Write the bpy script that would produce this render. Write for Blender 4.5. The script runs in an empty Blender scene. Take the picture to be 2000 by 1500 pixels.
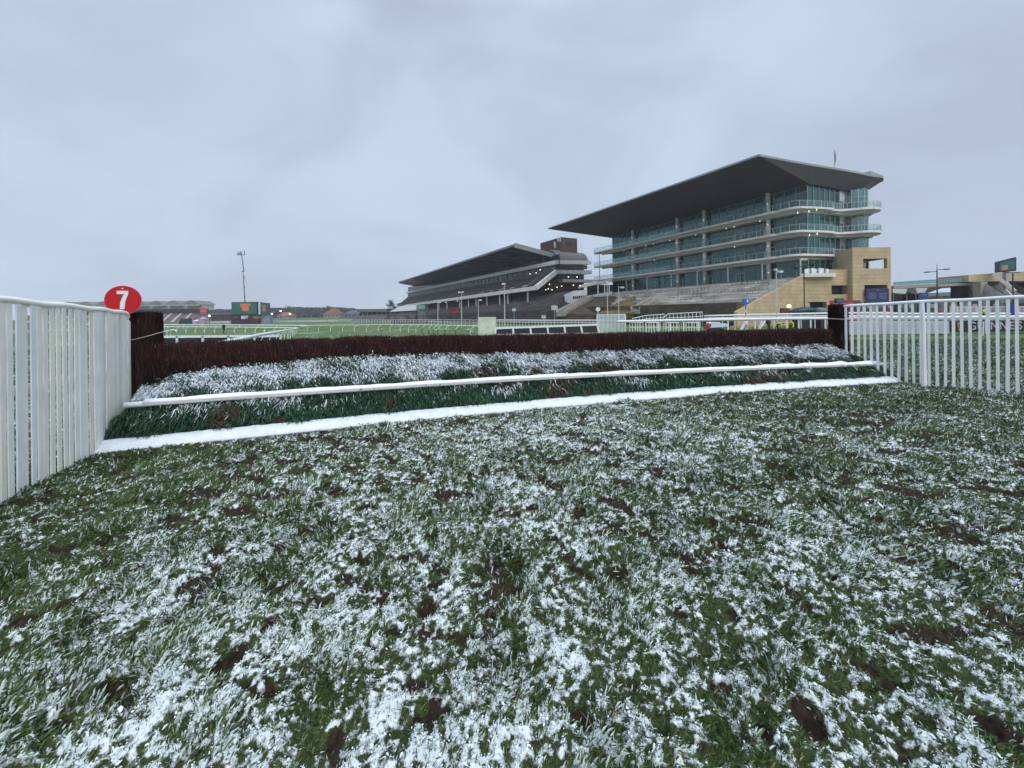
import bpy, bmesh, math, random
import numpy as np
from mathutils import Vector, Matrix
random.seed(7); R = np.random.default_rng(11)
S = bpy.context.scene; COL = S.collection
ROLL, FPX, HC, CX, CY = 0.012, 750.0, 1.75, 1000.0, 613.0
cr, sr = math.cos(ROLL), math.sin(ROLL)

def P(px, py, Y):
    """point seen at photo pixel (px, py) at ground distance Y"""
    u, w = px-CX, py-CY
    return Vector(((u*cr-w*sr)/FPX*Y, Y, HC-(u*sr+w*cr)/FPX*Y))
def PL(px, py, O, d, off=0.0, n=None):
    """pixel ray meets the vertical plane through O along d (moved by off along n)"""
    ox, oy = O[0], O[1]
    if n is not None: ox += n[0]*off; oy += n[1]*off
    u, w = px-CX, py-CY
    k = (u*cr-w*sr)/FPX
    # ox + a dx = k (oy + a dy)
    a = (k*oy-ox)/(d[0]-k*d[1])
    return P(px, py, oy+a*d[1])
def sst(a, b, x):
    t = np.clip((x-a)/(b-a), 0, 1); return t*t*(3-2*t)
def g(y):
    return -1.0*sst(10, 60, y)+1.1*sst(90, 280, y)
def gz(y): return float(g(y))

# ---------- materials
MATS = {}
def mat(name, col, rough=0.6, var=0.12, scale=6.0, metal=0.0, bump=0.0, spec=0.4, col2=None, bands=None):
    if name in MATS: return MATS[name]
    m = bpy.data.materials.new(name); m.use_nodes = True; nt = m.node_tree; N = nt.nodes; L = nt.links
    b = N['Principled BSDF']; b.inputs['Roughness'].default_value = rough; b.inputs['Metallic'].default_value = metal
    b.inputs['Specular IOR Level'].default_value = spec
    tc = N.new('ShaderNodeTexCoord'); no = N.new('ShaderNodeTexNoise')
    no.inputs['Scale'].default_value = scale; no.inputs['Detail'].default_value = 5; no.inputs['Roughness'].default_value = 0.65
    L.new(tc.outputs['Object'], no.inputs['Vector'])
    rp = N.new('ShaderNodeValToRGB')
    c2 = col2 if col2 else tuple(c*(1-2*var) for c in col); c1 = col if col2 else tuple(min(1, c*(1+var)) for c in col)
    rp.color_ramp.elements[0].position = 0.3; rp.color_ramp.elements[1].position = 0.65
    rp.color_ramp.elements[0].color = (*c2, 1); rp.color_ramp.elements[1].color = (*c1, 1)
    L.new(no.outputs['Fac'], rp.inputs['Fac']); out = rp.outputs['Color']
    if bands:   # (axis scale z, strength): horizontal courses
        sx = N.new('ShaderNodeSeparateXYZ'); L.new(tc.outputs['Object'], sx.inputs[0])
        mm = N.new('ShaderNodeMath'); mm.operation = 'MULTIPLY'; mm.inputs[1].default_value = bands[0]; L.new(sx.outputs['Z'], mm.inputs[0])
        fr = N.new('ShaderNodeMath'); fr.operation = 'FRACT'; L.new(mm.outputs[0], fr.inputs[0])
        gt = N.new('ShaderNodeMath'); gt.operation = 'LESS_THAN'; gt.inputs[1].default_value = 0.12; L.new(fr.outputs[0], gt.inputs[0])
        mu = N.new('ShaderNodeMath'); mu.operation = 'MULTIPLY'; mu.inputs[1].default_value = bands[1]; L.new(gt.outputs[0], mu.inputs[0])
        mx = N.new('ShaderNodeMix'); mx.data_type = 'RGBA'; L.new(mu.outputs[0], mx.inputs[0]); L.new(out, mx.inputs[6])
        mx.inputs[7].default_value = (col[0]*.4, col[1]*.4, col[2]*.4, 1); out = mx.outputs[2]
    L.new(out, b.inputs['Base Color'])
    if bump:
        bp = N.new('ShaderNodeBump'); bp.inputs['Strength'].default_value = bump; bp.inputs['Distance'].default_value = 0.02
        L.new(no.outputs['Fac'], bp.inputs['Height']); L.new(bp.outputs[0], b.inputs['Normal'])
    MATS[name] = m; return m
def glow(name, col, st):
    if name in MATS: return MATS[name]
    m = bpy.data.materials.new(name); m.use_nodes = True; b = m.node_tree.nodes['Principled BSDF']
    b.inputs['Base Color'].default_value = (*[c*.3 for c in col], 1)
    b.inputs['Emission Color'].default_value = (*col, 1); b.inputs['Emission Strength'].default_value = st
    MATS[name] = m; return m
def glass(name, tint, reflect=0.25, clear=0.5, rough=0.05, fk=0.9):
    if name in MATS: return MATS[name]
    m = bpy.data.materials.new(name); m.use_nodes = True; nt = m.node_tree; N = nt.nodes; L = nt.links
    N.remove(N['Principled BSDF'])
    tr = N.new('ShaderNodeBsdfTransparent'); tr.inputs[0].default_value = (*tint, 1)
    gl = N.new('ShaderNodeBsdfGlossy'); gl.inputs['Roughness'].default_value = rough; gl.inputs[0].default_value = (.60, .88, .86, 1)
    df = N.new('ShaderNodeBsdfDiffuse'); df.inputs[0].default_value = (*[t*.25 for t in tint], 1)
    m1 = N.new('ShaderNodeMixShader'); m1.inputs[0].default_value = clear; L.new(df.outputs[0], m1.inputs[1]); L.new(tr.outputs[0], m1.inputs[2])
    fr = N.new('ShaderNodeFresnel'); fr.inputs[0].default_value = 1.5
    ad = N.new('ShaderNodeMath'); ad.operation = 'MULTIPLY_ADD'; ad.inputs[1].default_value = fk; ad.inputs[2].default_value = reflect; ad.use_clamp = True
    L.new(fr.outputs[0], ad.inputs[0])
    m2 = N.new('ShaderNodeMixShader'); L.new(ad.outputs[0], m2.inputs[0]); L.new(m1.outputs[0], m2.inputs[1]); L.new(gl.outputs[0], m2.inputs[2])
    L.new(m2.outputs[0], N['Material Output'].inputs[0]); MATS[name] = m; return m

WHITE = mat('white_paint', (.72, .74, .73), .45, .06, 3)
CREAM = mat('cream_white_paint', (.88, .86, .76), .55, .05, 3.0)
CREAM2 = mat('bluish_white_paint', (.80, .84, .86), .55, .05, 3.0)
CREAM3 = mat('yellowed_white_paint', (.82, .78, .68), .55, .07, 3.0)
PLAST = mat('white_plastic_rail', (.78, .80, .80), .35, .05, 2)
SNOW = mat('snow', (.86, .89, .93), .7, .03, 20, bump=.4)
CONC = mat('concrete', (.30, .29, .26), .85, .2, .8)
CONCD = mat('dark_concrete', (.12, .105, .095), .9, .2, .8)
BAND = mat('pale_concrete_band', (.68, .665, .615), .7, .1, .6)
STONE = mat('sandstone', (.50, .385, .23), .85, .12, .5, bands=(1.4, .35))
STEEL = mat('grey_steel', (.35, .36, .37), .5, .1, 2, .3)
DARK = mat('near_black', (.02, .02, .022), .7, .1, 3)
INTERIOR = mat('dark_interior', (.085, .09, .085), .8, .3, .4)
BRICK = mat('red_brick', (.088, .045, .042), .9, .2, 1, bands=(2.5, .3))
BROWN = mat('brown_terrace', (.10, .08, .07), .9, .25, .8)
OCHRE = mat('ochre_bank', (.17, .115, .045), .95, .25, .5)
OLIVE = mat('olive_bank', (.085, .07, .045), .95, .3, .4)
LAMP = glow('lamp_light', (1, .88, .68), 2.3)
NAVY = mat('navy_board', (.02, .03, .10), .6, .1, 1)
TEAL = mat('dark_teal_board', (.012, .06, .06), .6, .1, 1)
REDB = mat('red_board', (.32, .02, .03), .5, .08, 2)
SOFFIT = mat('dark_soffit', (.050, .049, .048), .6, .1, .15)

# ---------- mesh building
class MB:
    def __init__(s): s.v = []; s.f = []; s.m = []
    def add(s, vs, fs, mi=0):
        o = len(s.v); s.v += [tuple(v) for v in vs]; s.f += [tuple(i+o for i in f) for f in fs]; s.m += [mi]*len(fs); return s
    def box(s, c, d, rz=0.0, mi=0):
        x, y, z = [k/2 for k in d]; vs = []
        ca, sa = math.cos(rz), math.sin(rz)
        for i in (-1, 1):
            for j in (-1, 1):
                for k in (-1, 1):
                    a, b = i*x, j*y; vs.append((c[0]+a*ca-b*sa, c[1]+a*sa+b*ca, c[2]+k*z))
        return s.add(vs, [(0,1,3,2),(4,6,7,5),(0,4,5,1),(2,3,7,6),(0,2,6,4),(1,5,7,3)], mi)
    def bar(s, a, b, w, h, mi=0, up=(0,0,1)):
        a, b = Vector(a), Vector(b); d = (b-a).normalized(); u = Vector(up)
        if abs(d.dot(u)) > .98: u = Vector((1, 0, 0))
        r = d.cross(u).normalized(); u = r.cross(d).normalized(); vs = []
        for p in (a, b):
            for i, j in ((-1,-1),(1,-1),(1,1),(-1,1)): vs.append(p+r*(i*w/2)+u*(j*h/2))
        return s.add(vs, [(0,1,2,3),(7,6,5,4),(0,4,5,1),(1,5,6,2),(2,6,7,3),(3,7,4,0)], mi)
    def tube(s, pts, r, n=8, mi=0, caps=True):
        pts = [Vector(p) for p in pts]; rr = r if isinstance(r, (list, tuple)) else [r]*len(pts); vs = []; fs = []
        for i, p in enumerate(pts):
            a = pts[max(i-1, 0)]; b = pts[min(i+1, len(pts)-1)]; d = (b-a).normalized()
            u = Vector((0, 0, 1)) if abs(d.z) < .95 else Vector((1, 0, 0))
            x = d.cross(u).normalized(); y = x.cross(d)
            for k in range(n):
                t = 2*math.pi*k/n; vs.append(p+(x*math.cos(t)+y*math.sin(t))*rr[i])
        for i in range(len(pts)-1):
            for k in range(n):
                q = (k+1) % n; fs.append((i*n+k, i*n+q, (i+1)*n+q, (i+1)*n+k))
        if caps: fs.append(tuple(range(n-1, -1, -1))); fs.append(tuple((len(pts)-1)*n+k for k in range(n)))
        return s.add(vs, fs, mi)
    def prism(s, poly, z0, z1, mi=0):
        n = len(poly); z0s = z0 if isinstance(z0, (list, tuple)) else [z0]*n; z1s = z1 if isinstance(z1, (list, tuple)) else [z1]*n
        vs = [(p[0], p[1], z0s[i]) for i, p in enumerate(poly)]+[(p[0], p[1], z1s[i]) for i, p in enumerate(poly)]
        fs = [tuple(range(n-1, -1, -1)), tuple(range(n, 2*n))]+[(i, (i+1) % n, n+(i+1) % n, n+i) for i in range(n)]
        return s.add(vs, fs, mi)
    def ext(s, pts, off, mi=0):
        """closed polygon of 3D points thickened by the vector off"""
        n = len(pts); off = Vector(off); vs = [Vector(p) for p in pts]+[Vector(p)+off for p in pts]
        fs = [tuple(range(n)), tuple(range(2*n-1, n-1, -1))]+[(i, n+i, n+(i+1) % n, (i+1) % n) for i in range(n)]
        return s.add(vs, fs, mi)
    def ball(s, c, r, n=8, mi=0, sz=1.0):
        vs = []; fs = []; h = n//2
        for i in range(1, h):
            a = math.pi*i/h
            for k in range(n):
                t = 2*math.pi*k/n; vs.append((c[0]+r*math.sin(a)*math.cos(t), c[1]+r*math.sin(a)*math.sin(t), c[2]+r*sz*math.cos(a)))
        for i in range(h-2):
            for k in range(n):
                q = (k+1) % n; fs.append((i*n+k, (i+1)*n+k, (i+1)*n+q, i*n+q))
        vs += [(c[0], c[1], c[2]+r*sz), (c[0], c[1], c[2]-r*sz)]; T = (h-1)*n
        for k in range(n):
            q = (k+1) % n; fs.append((T, k, q)); fs.append((T+1, (h-2)*n+q, (h-2)*n+k))
        return s.add(vs, fs, mi)
    def build(s, name, mats, parent=None, smooth=False, local=False):
        if not isinstance(mats, (list, tuple)): mats = [mats]
        me = bpy.data.meshes.new(name)
        o = bpy.data.objects.new(name, me)
        if parent is None:
            xs = [v[0] for v in s.v]; ys = [v[1] for v in s.v]; zs = [v[2] for v in s.v]
            org = Vector(((min(xs)+max(xs))/2, (min(ys)+max(ys))/2, min(zs))) if not local else Vector((0,0,0))
            o.location = org
        else:
            org = Vector((0,0,0)) if local else root_loc(parent); o.parent = parent
        vs = [(v[0]-org.x, v[1]-org.y, v[2]-org.z) for v in s.v]
        me.from_pydata(vs, [], s.f)
        for m in mats: me.materials.append(m)
        if len(mats) > 1: me.polygons.foreach_set('material_index', s.m)
        bm = bmesh.new(); bm.from_mesh(me); bmesh.ops.recalc_face_normals(bm, faces=bm.faces); bm.to_mesh(me); bm.free()
        if smooth:
            me.polygons.foreach_set('use_smooth', [True]*len(me.polygons))
        COL.objects.link(o); return o
def root_loc(o):
    while o.parent: o = o.parent
    return Vector(o.location)
def raw(name, verts, faces_flat, nper, mats, midx=None, parent=None, smooth=False):
    """fast mesh: verts (n,3) array, faces (m,nper) array"""
    me = bpy.data.meshes.new(name); nv = len(verts); nf = len(faces_flat)
    if parent is not None: verts = verts-np.array(root_loc(parent))
    me.vertices.add(nv); me.vertices.foreach_set('co', np.ascontiguousarray(verts, dtype=np.float32).ravel())
    me.loops.add(nf*nper); me.loops.foreach_set('vertex_index', np.ascontiguousarray(faces_flat, dtype=np.int32).ravel())
    me.polygons.add(nf); me.polygons.foreach_set('loop_start', np.arange(0, nf*nper, nper, dtype=np.int32))
    for m in mats: me.materials.append(m)
    if midx is not None: me.polygons.foreach_set('material_index', np.asarray(midx, dtype=np.int32))
    if smooth: me.polygons.foreach_set('use_smooth', np.ones(nf, dtype=bool))
    me.update(calc_edges=True)
    o = bpy.data.objects.new(name, me); COL.objects.link(o)
    if parent is not None: o.parent = parent
    return o
def tag(o, label=None, cat=None, group=None, kind=None):
    if label: o['label'] = label
    if cat: o['category'] = cat
    if group: o['group'] = group
    if kind: o['kind'] = kind
    return o
def thing(name, label, cat, loc=(0,0,0), group=None, rz=0.0):
    o = bpy.data.objects.new(name, None); o.location = loc; o.rotation_euler = (0, 0, rz); o.empty_display_size = .2
    COL.objects.link(o); return tag(o, label, cat, group)
def kids(o): return [c for c in bpy.data.objects if c.parent == o]
def dup(root, loc, label=None, rz=None, group=None, ch=None):
    r = root.copy(); COL.objects.link(r); r.location = loc
    if rz is not None: r.rotation_euler = (0, 0, rz)
    if label: r['label'] = label
    if group: r['group'] = group
    for c in (ch if ch is not None else kids(root)):
        k = c.copy(); COL.objects.link(k); k.parent = r
        for gk in kids(c):
            q = gk.copy(); COL.objects.link(q); q.parent = k
    return r
def text_mesh(txt, size, extrude=0.01, offset=0.0, font_space=1.0):
    cu = bpy.data.curves.new('t', 'FONT'); cu.body = txt; cu.size = size; cu.extrude = extrude; cu.offset = offset
    cu.align_x = 'CENTER'; cu.align_y = 'CENTER'; cu.space_character = font_space
    o = bpy.data.objects.new('t', cu); COL.objects.link(o); bpy.context.view_layer.update()
    me = bpy.data.meshes.new_from_object(o.evaluated_get(bpy.context.evaluated_depsgraph_get()))
    bpy.data.objects.remove(o); return me
def put_text(name, txt, size, m, parent, centre, xdir, sx=1.0, offset=0.0, space=1.0, extrude=.01):
    """upright lettering; xdir = reading direction in plan"""
    me = text_mesh(txt, size, extrude, offset, space); me.name = name
    x = Vector((xdir[0], xdir[1], 0)).normalized(); z = Vector((0, 0, 1)); y = x.cross(z)  # facing direction
    M4 = Matrix(((x.x*sx, z.x, y.x, 0), (x.y*sx, z.y, y.y, 0), (x.z, z.z, y.z, 0), (0, 0, 0, 1)))
    me.transform(M4); me.transform(Matrix.Translation(Vector(centre)-root_loc(parent)))
    me.materials.clear(); me.materials.append(m)
    o = bpy.data.objects.new(name, me); COL.objects.link(o); o.parent = parent; return o

# ---------- value noise
def vn(x, y, seed=0):
    xi = np.floor(x).astype(np.int64); yi = np.floor(y).astype(np.int64); fx = x-xi; fy = y-yi
    fx = fx*fx*(3-2*fx); fy = fy*fy*(3-2*fy)
    def h(a, b):
        n = (a*374761393+b*668265263+seed*982451653) & 0xffffffff
        n = ((n ^ (n >> 13))*1274126177) & 0xffffffff; n = n ^ (n >> 16)
        return (n & 0xffff)/65535.0
    return (h(xi, yi)*(1-fx)+h(xi+1, yi)*fx)*(1-fy)+(h(xi, yi+1)*(1-fx)+h(xi+1, yi+1)*fx)*fy
def fbm(x, y, sc, octv=4, seed=0, rot=.6):
    a = 0; w = 1; t = 0; x = x*sc; y = y*sc
    for i in range(octv):
        a = a+w*vn(x, y, seed+i*17); t += w; w *= .5
        x, y = (x*math.cos(rot)-y*math.sin(rot))*2.03, (x*math.sin(rot)+y*math.cos(rot))*2.03
    return a/t
# ---------- camera
cam = bpy.data.cameras.new('camera'); co = bpy.data.objects.new('camera', cam); COL.objects.link(co); S.camera = co
cam.sensor_width = 36; cam.lens = FPX/2000*36; cam.shift_y = -(750-CY)/2000.0; cam.clip_start = 0.05; cam.clip_end = 6000
co.matrix_world = Matrix.Translation((0, 0, HC)) @ Matrix.Rotation(math.pi/2, 4, 'X') @ Matrix.Rotation(-ROLL, 4, 'Z')
# ---------- world: overcast
w = bpy.data.worlds.new('World'); S.world = w; w.use_nodes = True; nt = w.node_tree; N = nt.nodes; L = nt.links; N.clear()
SUN_EL, SUN_AZ = math.radians(36), math.radians(158)
sky = N.new('ShaderNodeTexSky'); sky.sky_type = 'NISHITA'; sky.sun_disc = False; sky.sun_elevation = SUN_EL; sky.sun_rotation = SUN_AZ
sky.air_density = 1.2; sky.dust_density = 2.0
tc = N.new('ShaderNodeTexCoord'); sp = N.new('ShaderNodeSeparateXYZ'); L.new(tc.outputs['Generated'], sp.inputs[0])
def mth(op, a, b=None, c=None, clamp=False):
    n = N.new('ShaderNodeMath'); n.operation = op; n.use_clamp = clamp
    for i, v in enumerate((a, b, c)):
        if v is None: continue
        if isinstance(v, (int, float)): n.inputs[i].default_value = v
        else: L.new(v, n.inputs[i])
    return n.outputs[0]
# cloud coordinates: direction projected on a cloud ceiling
zc = mth('MAXIMUM', sp.outputs['Z'], 0.0); zc = mth('ADD', zc, 0.34)
cx = mth('DIVIDE', sp.outputs['X'], zc); cy = mth('DIVIDE', sp.outputs['Y'], zc)
cb = N.new('ShaderNodeCombineXYZ'); L.new(sp.outputs['X'], cb.inputs[0]); L.new(sp.outputs['Y'], cb.inputs[1]); L.new(mth('MULTIPLY', sp.outputs['Z'], 1.7), cb.inputs[2])
n1 = N.new('ShaderNodeTexNoise'); n1.inputs['Scale'].default_value = 1.9; n1.inputs['Detail'].default_value = 4; n1.inputs['Roughness'].default_value = .5; n1.inputs['Distortion'].default_value = .6
L.new(cb.outputs[0], n1.inputs['Vector'])
rp = N.new('ShaderNodeValToRGB'); e = rp.color_ramp.elements; e[0].position = .36; e[1].position = .64
e[0].color = (5.35, 6.15, 7.75, 1); e[1].color = (6.65, 7.95, 9.75, 1)
L.new(n1.outputs['Fac'], rp.inputs['Fac'])
n2 = N.new('ShaderNodeTexNoise'); n2.inputs['Scale'].default_value = 4.0; n2.inputs['Detail'].default_value = 2; n2.inputs['Distortion'].default_value = .3
L.new(cb.outputs[0], n2.inputs['Vector'])
mul = mth('MULTIPLY_ADD', n2.outputs['Fac'], .08, .96)
# overcast: the cloud is brighter towards the zenith
zen = N.new('ShaderNodeMapRange'); zen.inputs['From Min'].default_value = .62; zen.inputs['From Max'].default_value = .97
zen.inputs['To Min'].default_value = 1.0; zen.inputs['To Max'].default_value = 3.1; L.new(sp.outputs['Z'], zen.inputs['Value'])
low = N.new('ShaderNodeMapRange'); low.inputs['From Min'].default_value = .0; low.inputs['From Max'].default_value = .22
low.inputs['To Min'].default_value = 1.13; low.inputs['To Max'].default_value = 1.0; L.new(sp.outputs['Z'], low.inputs['Value'])
k = mth('MULTIPLY', mul, zen.outputs[0]); k = mth('MULTIPLY', k, low.outputs[0])
vm = N.new('ShaderNodeVectorMath'); vm.operation = 'SCALE'; L.new(rp.outputs['Color'], vm.inputs[0]); L.new(k, vm.inputs['Scale'])
mx = N.new('ShaderNodeMix'); mx.data_type = 'RGBA'; mx.inputs[0].default_value = .93
L.new(sky.outputs[0], mx.inputs[6]); L.new(vm.outputs[0], mx.inputs[7])
bg = N.new('ShaderNodeBackground'); bg.inputs[1].default_value = 0.085; L.new(mx.outputs[2], bg.inputs[0])
wo = N.new('ShaderNodeOutputWorld'); L.new(bg.outputs[0], wo.inputs[0])
sun = bpy.data.lights.new('sun', 'SUN'); sun.energy = 1.5; sun.angle = math.radians(40); sun.color = (1, .97, .93)
so = bpy.data.objects.new('sun', sun); COL.objects.link(so); so.location = (0, 0, 60)
# direction towards the sun
sd = Vector((math.sin(SUN_AZ)*math.cos(SUN_EL), math.cos(SUN_AZ)*math.cos(SUN_EL), math.sin(SUN_EL)))
so.rotation_euler = sd.to_track_quat('Z', 'Y').to_euler()
S.view_settings.view_transform = 'Standard'; S.view_settings.look = 'None'; S.view_settings.gamma = 1; S.view_settings.exposure = 0.10
S.cycles.volume_max_steps = 64

# ---------- ground: one sheet, finely spaced near the fence, reaching the horizon
def B(x, y): return fbm(x, y, 12, 3, 44)*.35+fbm(x, y, 24, 2, 49)*.65
def FS(x, y, b=None):
    b = B(x, y) if b is None else b
    return .5+(.55*(b-.5)+.45*(fbm(x, y, 52, 2, 72)-.5))*1.9
def snowmap(x, y):
    """0..1 local amount of lying snow"""
    a = fbm(x, y, 1.1, 3, 5)
    amt = .508+(a-.5)*.38+(fbm(x, y, 4.5, 3, 15)-.5)*.28
    amt = amt-.30*sst(-1.9, -3.6, x)*sst(6.5, 4.5, y)*sst(1.2, 2.4, y)   # by the left wing the turf is nearly bare
    amt = amt-.10*sst(4.5, 8.5, y)-.11*sst(1.2, 4.5, x)
    amt = amt-.12*sst(8.5, 11, y)*sst(7, 9, x)
    amt = amt*(1-.66*sst(13, 34, y))
    return np.clip(amt, 0, 1)
def mudmap(x, y):
    m = fbm(x*.85+y*.3, y*1.2, 6.0, 3, 91); lo = fbm(x, y, .8, 2, 95)
    return sst(.62, .72, m+(lo-.5)*.35)*(1-sst(12, 22, y))
NH = 700
hx = R.uniform(-7, 9, NH); hy = .9+R.random(NH)**1.2*9; hs = R.uniform(.045, .12, NH); hd = R.uniform(.03, .075, NH); ha = R.uniform(0, 3.14, NH)
def holes(x, y):
    d = np.zeros_like(x)
    for i in range(NH):
        m = (np.abs(x-hx[i]) < .3) & (np.abs(y-hy[i]) < .3)
        if not m.any(): continue
        u = (x[m]-hx[i]); v = (y[m]-hy[i]); c, s_ = math.cos(ha[i]), math.sin(ha[i])
        q = ((u*c+v*s_)/hs[i])**2+((-u*s_+v*c)/(hs[i]*.6))**2
        d[m] += hd[i]*(np.exp(-q)*1.25-.35*np.exp(-q*.3))/.9
    return d
def height(x, y):
    near = 1-sst(12, 30, y)
    h = (fbm(x, y, 1.6, 3, 40)-.5)*.06+(fbm(x, y, 4.5, 2, 15)-.5)*.035+(B(x, y)-.5)*.062+(fbm(x, y, 40, 2, 72)-.5)*.014
    return g(y)+h*near-.022*mudmap(x, y)*near
nx = 1250
ys = [.75]
while ys[-1] < 11: ys.append(ys[-1]*1.0034)
while ys[-1] < 60: ys.append(ys[-1]*1.012)
while ys[-1] < 2800: ys.append(ys[-1]*1.09)
ys = np.concatenate([np.linspace(-60, .6, 12), np.array(ys)]); ny = len(ys)
tx = np.linspace(-1, 1, nx); ty_ = np.repeat(ys[:, None], nx, 1); at = np.abs(tx)[None, :]
WW = 1.75*np.clip(ty_, .75, 60)+3.2
GX = np.sign(tx)[None, :]*(at/.96*WW+np.clip((at-.96)/.04, 0, 1)**3*2600); GY = ty_
gx = GX.ravel(); gy = GY.ravel()
hol = holes(gx, gy)
zz = height(gx, gy)-hol
V = np.stack([gx, gy, zz], 1)
ii = (np.arange(ny-1)[:, None]*nx+np.arange(nx-1)[None, :]).ravel()
Fq = np.stack([ii, ii+1, ii+nx+1, ii+nx], 1)
GM = bpy.data.materials.new('snowy_turf'); GM.use_nodes = True; nt = GM.node_tree; N = nt.nodes; L = nt.links
b = N['Principled BSDF']; b.inputs['Roughness'].default_value = .85; b.inputs['Specular IOR Level'].default_value = .2
tc = N.new('ShaderNodeTexCoord')
def noise(scale, detail=4, rough=.6, vec=None):
    n = N.new('ShaderNodeTexNoise'); n.inputs['Scale'].default_value = scale; n.inputs['Detail'].default_value = detail; n.inputs['Roughness'].default_value = rough
    L.new(vec if vec else tc.outputs['Object'], n.inputs['Vector']); return n.outputs['Fac']
def attr(n):
    a = N.new('ShaderNodeAttribute'); a.attribute_name = n; return a.outputs['Fac']
def ramp(f, p0, c0, p1, c1):
    r = N.new('ShaderNodeValToRGB'); r.color_ramp.elements[0].position = p0; r.color_ramp.elements[1].position = p1
    r.color_ramp.elements[0].color = (*c0, 1); r.color_ramp.elements[1].color = (*c1, 1); L.new(f, r.inputs[0]); return r.outputs[0]
def mixc(f, a, c):
    n = N.new('ShaderNodeMix'); n.data_type = 'RGBA'; L.new(f, n.inputs[0])
    for v, i in ((a, 6), (c, 7)):
        if isinstance(v, tuple): n.inputs[i].default_value = (*v, 1)
        else: L.new(v, n.inputs[i])
    return n.outputs[2]
far = attr('far')
gr = ramp(noise(45, 3), .3, (.018, .026, .008), .7, (.060, .085, .026))
grf = ramp(noise(.35, 5), .35, (.065, .115, .030), .65, (.105, .160, .045))
grass = mixc(far, gr, grf)
mudc = ramp(noise(30, 4), .3, (.010, .007, .004), .7, (.045, .030, .018))
c1 = mixc(mth('MULTIPLY', mth('ADD', attr('mud'), mth('MULTIPLY', mth('SUBTRACT', noise(25, 4), .62), 1.2)), 2.2, clamp=True), grass, mudc)
fine = mth('ADD', mth('MULTIPLY', noise(60, 3, .7), .5), mth('MULTIPLY', noise(150, 2, .6), .5))
sn = mth('MULTIPLY', mth('ADD', mth('SUBTRACT', fine, .50), mth('ADD', attr('snow'), .05)), 3.1, clamp=True)
c2 = mixc(mth('MULTIPLY', sn, .93), c1, (.78, .82, .82))
L.new(c2, b.inputs['Base Color'])
bp = N.new('ShaderNodeBump'); bp.inputs['Strength'].default_value = .7; bp.inputs['Distance'].default_value = .012
L.new(mth('ADD', noise(60, 4, .7), mth('MULTIPLY', sn, .6)), bp.inputs['Height']); L.new(bp.outputs[0], b.inputs['Normal'])
ground = raw('ground', V, Fq, 4, [GM], smooth=True)
tag(ground, 'grass racecourse turf dusted with patchy snow and hoof marks', 'ground', kind='structure')
mud = np.clip(mudmap(gx, gy)+sst(.012, .03, hol)*.9, 0, 1)
# trodden strip of bare earth by the rails far right
mud = np.clip(mud+.8*sst(27, 32, gy)*sst(37, 35, gy)*sst(9, 14, gx)*sst(.35, .6, fbm(gx, gy, .6, 2, 3)), 0, 1)
snw = (FS(gx, gy)-.80+snowmap(gx, gy)*.62)*1.45-.35*mud-.5*sst(.01, .03, hol)
for nm, arr in (('snow', snw), ('mud', mud), ('far', sst(9, 26, gy))):
    a = ground.data.attributes.new(nm, 'FLOAT', 'POINT'); a.data.foreach_set('value', arr.astype(np.float32))

# ---------- fence line in plan (fitted curves y(x)) used by grass too
bcf = np.polyfit([-5.4, -3.04, .48, 4.3, 9.26], [5.0, 5.8, 7.05, 8.15, 9.17], 2)
def yboard(x): return np.polyval(bcf, x)
# ---------- grass blades and snow crumbs
def zsurf(x, y): return height(x, y)-holes(x, y)
def scatter(n, lo, hi, p):
    y = lo*(hi/lo)**(R.random(n)**p); x = R.uniform(-1, 1, n)*(1.5*y+2.4)
    return x, y
n = 1100000
x, y = scatter(n, 1.15, 24, .62)
keep = ~((y > yboard(x)-.03) & (y < yboard(x)+2.2) & (x > -6) & (x < 9.3))
x = x[keep]; y = y[keep]
mu = mudmap(x, y); sm = snowmap(x, y)
hh = holes(x, y)
keep = R.random(len(x)) > np.clip(mu*.8+sst(.012, .03, hh)*.75, 0, .9)
x = x[keep]; y = y[keep]; sm = sm[keep]; hh = hh[keep]; n = len(x)
tuft = fbm(x, y, 3.2, 3, 33)
ln = R.uniform(.016, .042, n)*(1+y/16)*(.40+tuft**2*2.2); wd = R.uniform(.0007, .0019, n)*(1+y/1.9)
az = np.where(R.random(n) < .55, fbm(x, y, 1.7, 2, 61)*12+R.normal(0, .7, n), R.uniform(0, 2*np.pi, n)); lean = R.uniform(.1, 1.25, n)
dx = np.cos(az)*np.sin(lean); dy = np.sin(az)*np.sin(lean); dz = np.cos(lean)
z0 = height(x, y)-hh-.004
side = az+np.pi/2+R.uniform(-.6, .6, n); sx = np.cos(side)*wd; sy = np.sin(side)*wd
V = np.empty((n, 4, 3)); 
V[:, 0] = np.stack([x-sx, y-sy, z0], 1); V[:, 1] = np.stack([x+sx, y+sy, z0], 1)
V[:, 2] = np.stack([x+dx*ln*.55+sx*.8, y+dy*ln*.55+sy*.8, z0+dz*ln*.7], 1)
V[:, 3] = np.stack([x+dx*ln*1.1, y+dy*ln*1.1, z0+dz*ln*.85], 1)
base = np.arange(n)*4
Fq = np.stack([base, base+1, base+2, base+3], 1)
fs = FS(x, y)
pw = np.clip((fs-.80+sm*.62)*4.0+.20, .03, .50)
u = R.random(n); mi = np.where(R.random(n) < pw, 3, np.where(u < .45, 0, np.where(u < .93, 1, 2)))
gm = [mat('grass_deep', (.036, .072, .018), .6, .25, 3), mat('grass_green', (.088, .150, .042), .6, .25, 3), mat('grass_straw', (.20, .17, .07), .7, .2, 3), mat('grass_snowed', (.58, .66, .61), .7, .05, 3)]
tag(raw('grass', V.reshape(-1, 3), Fq, 4, gm, mi), 'short turf blades, some tipped with snow, in front of the fence', 'grass', kind='stuff')
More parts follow.
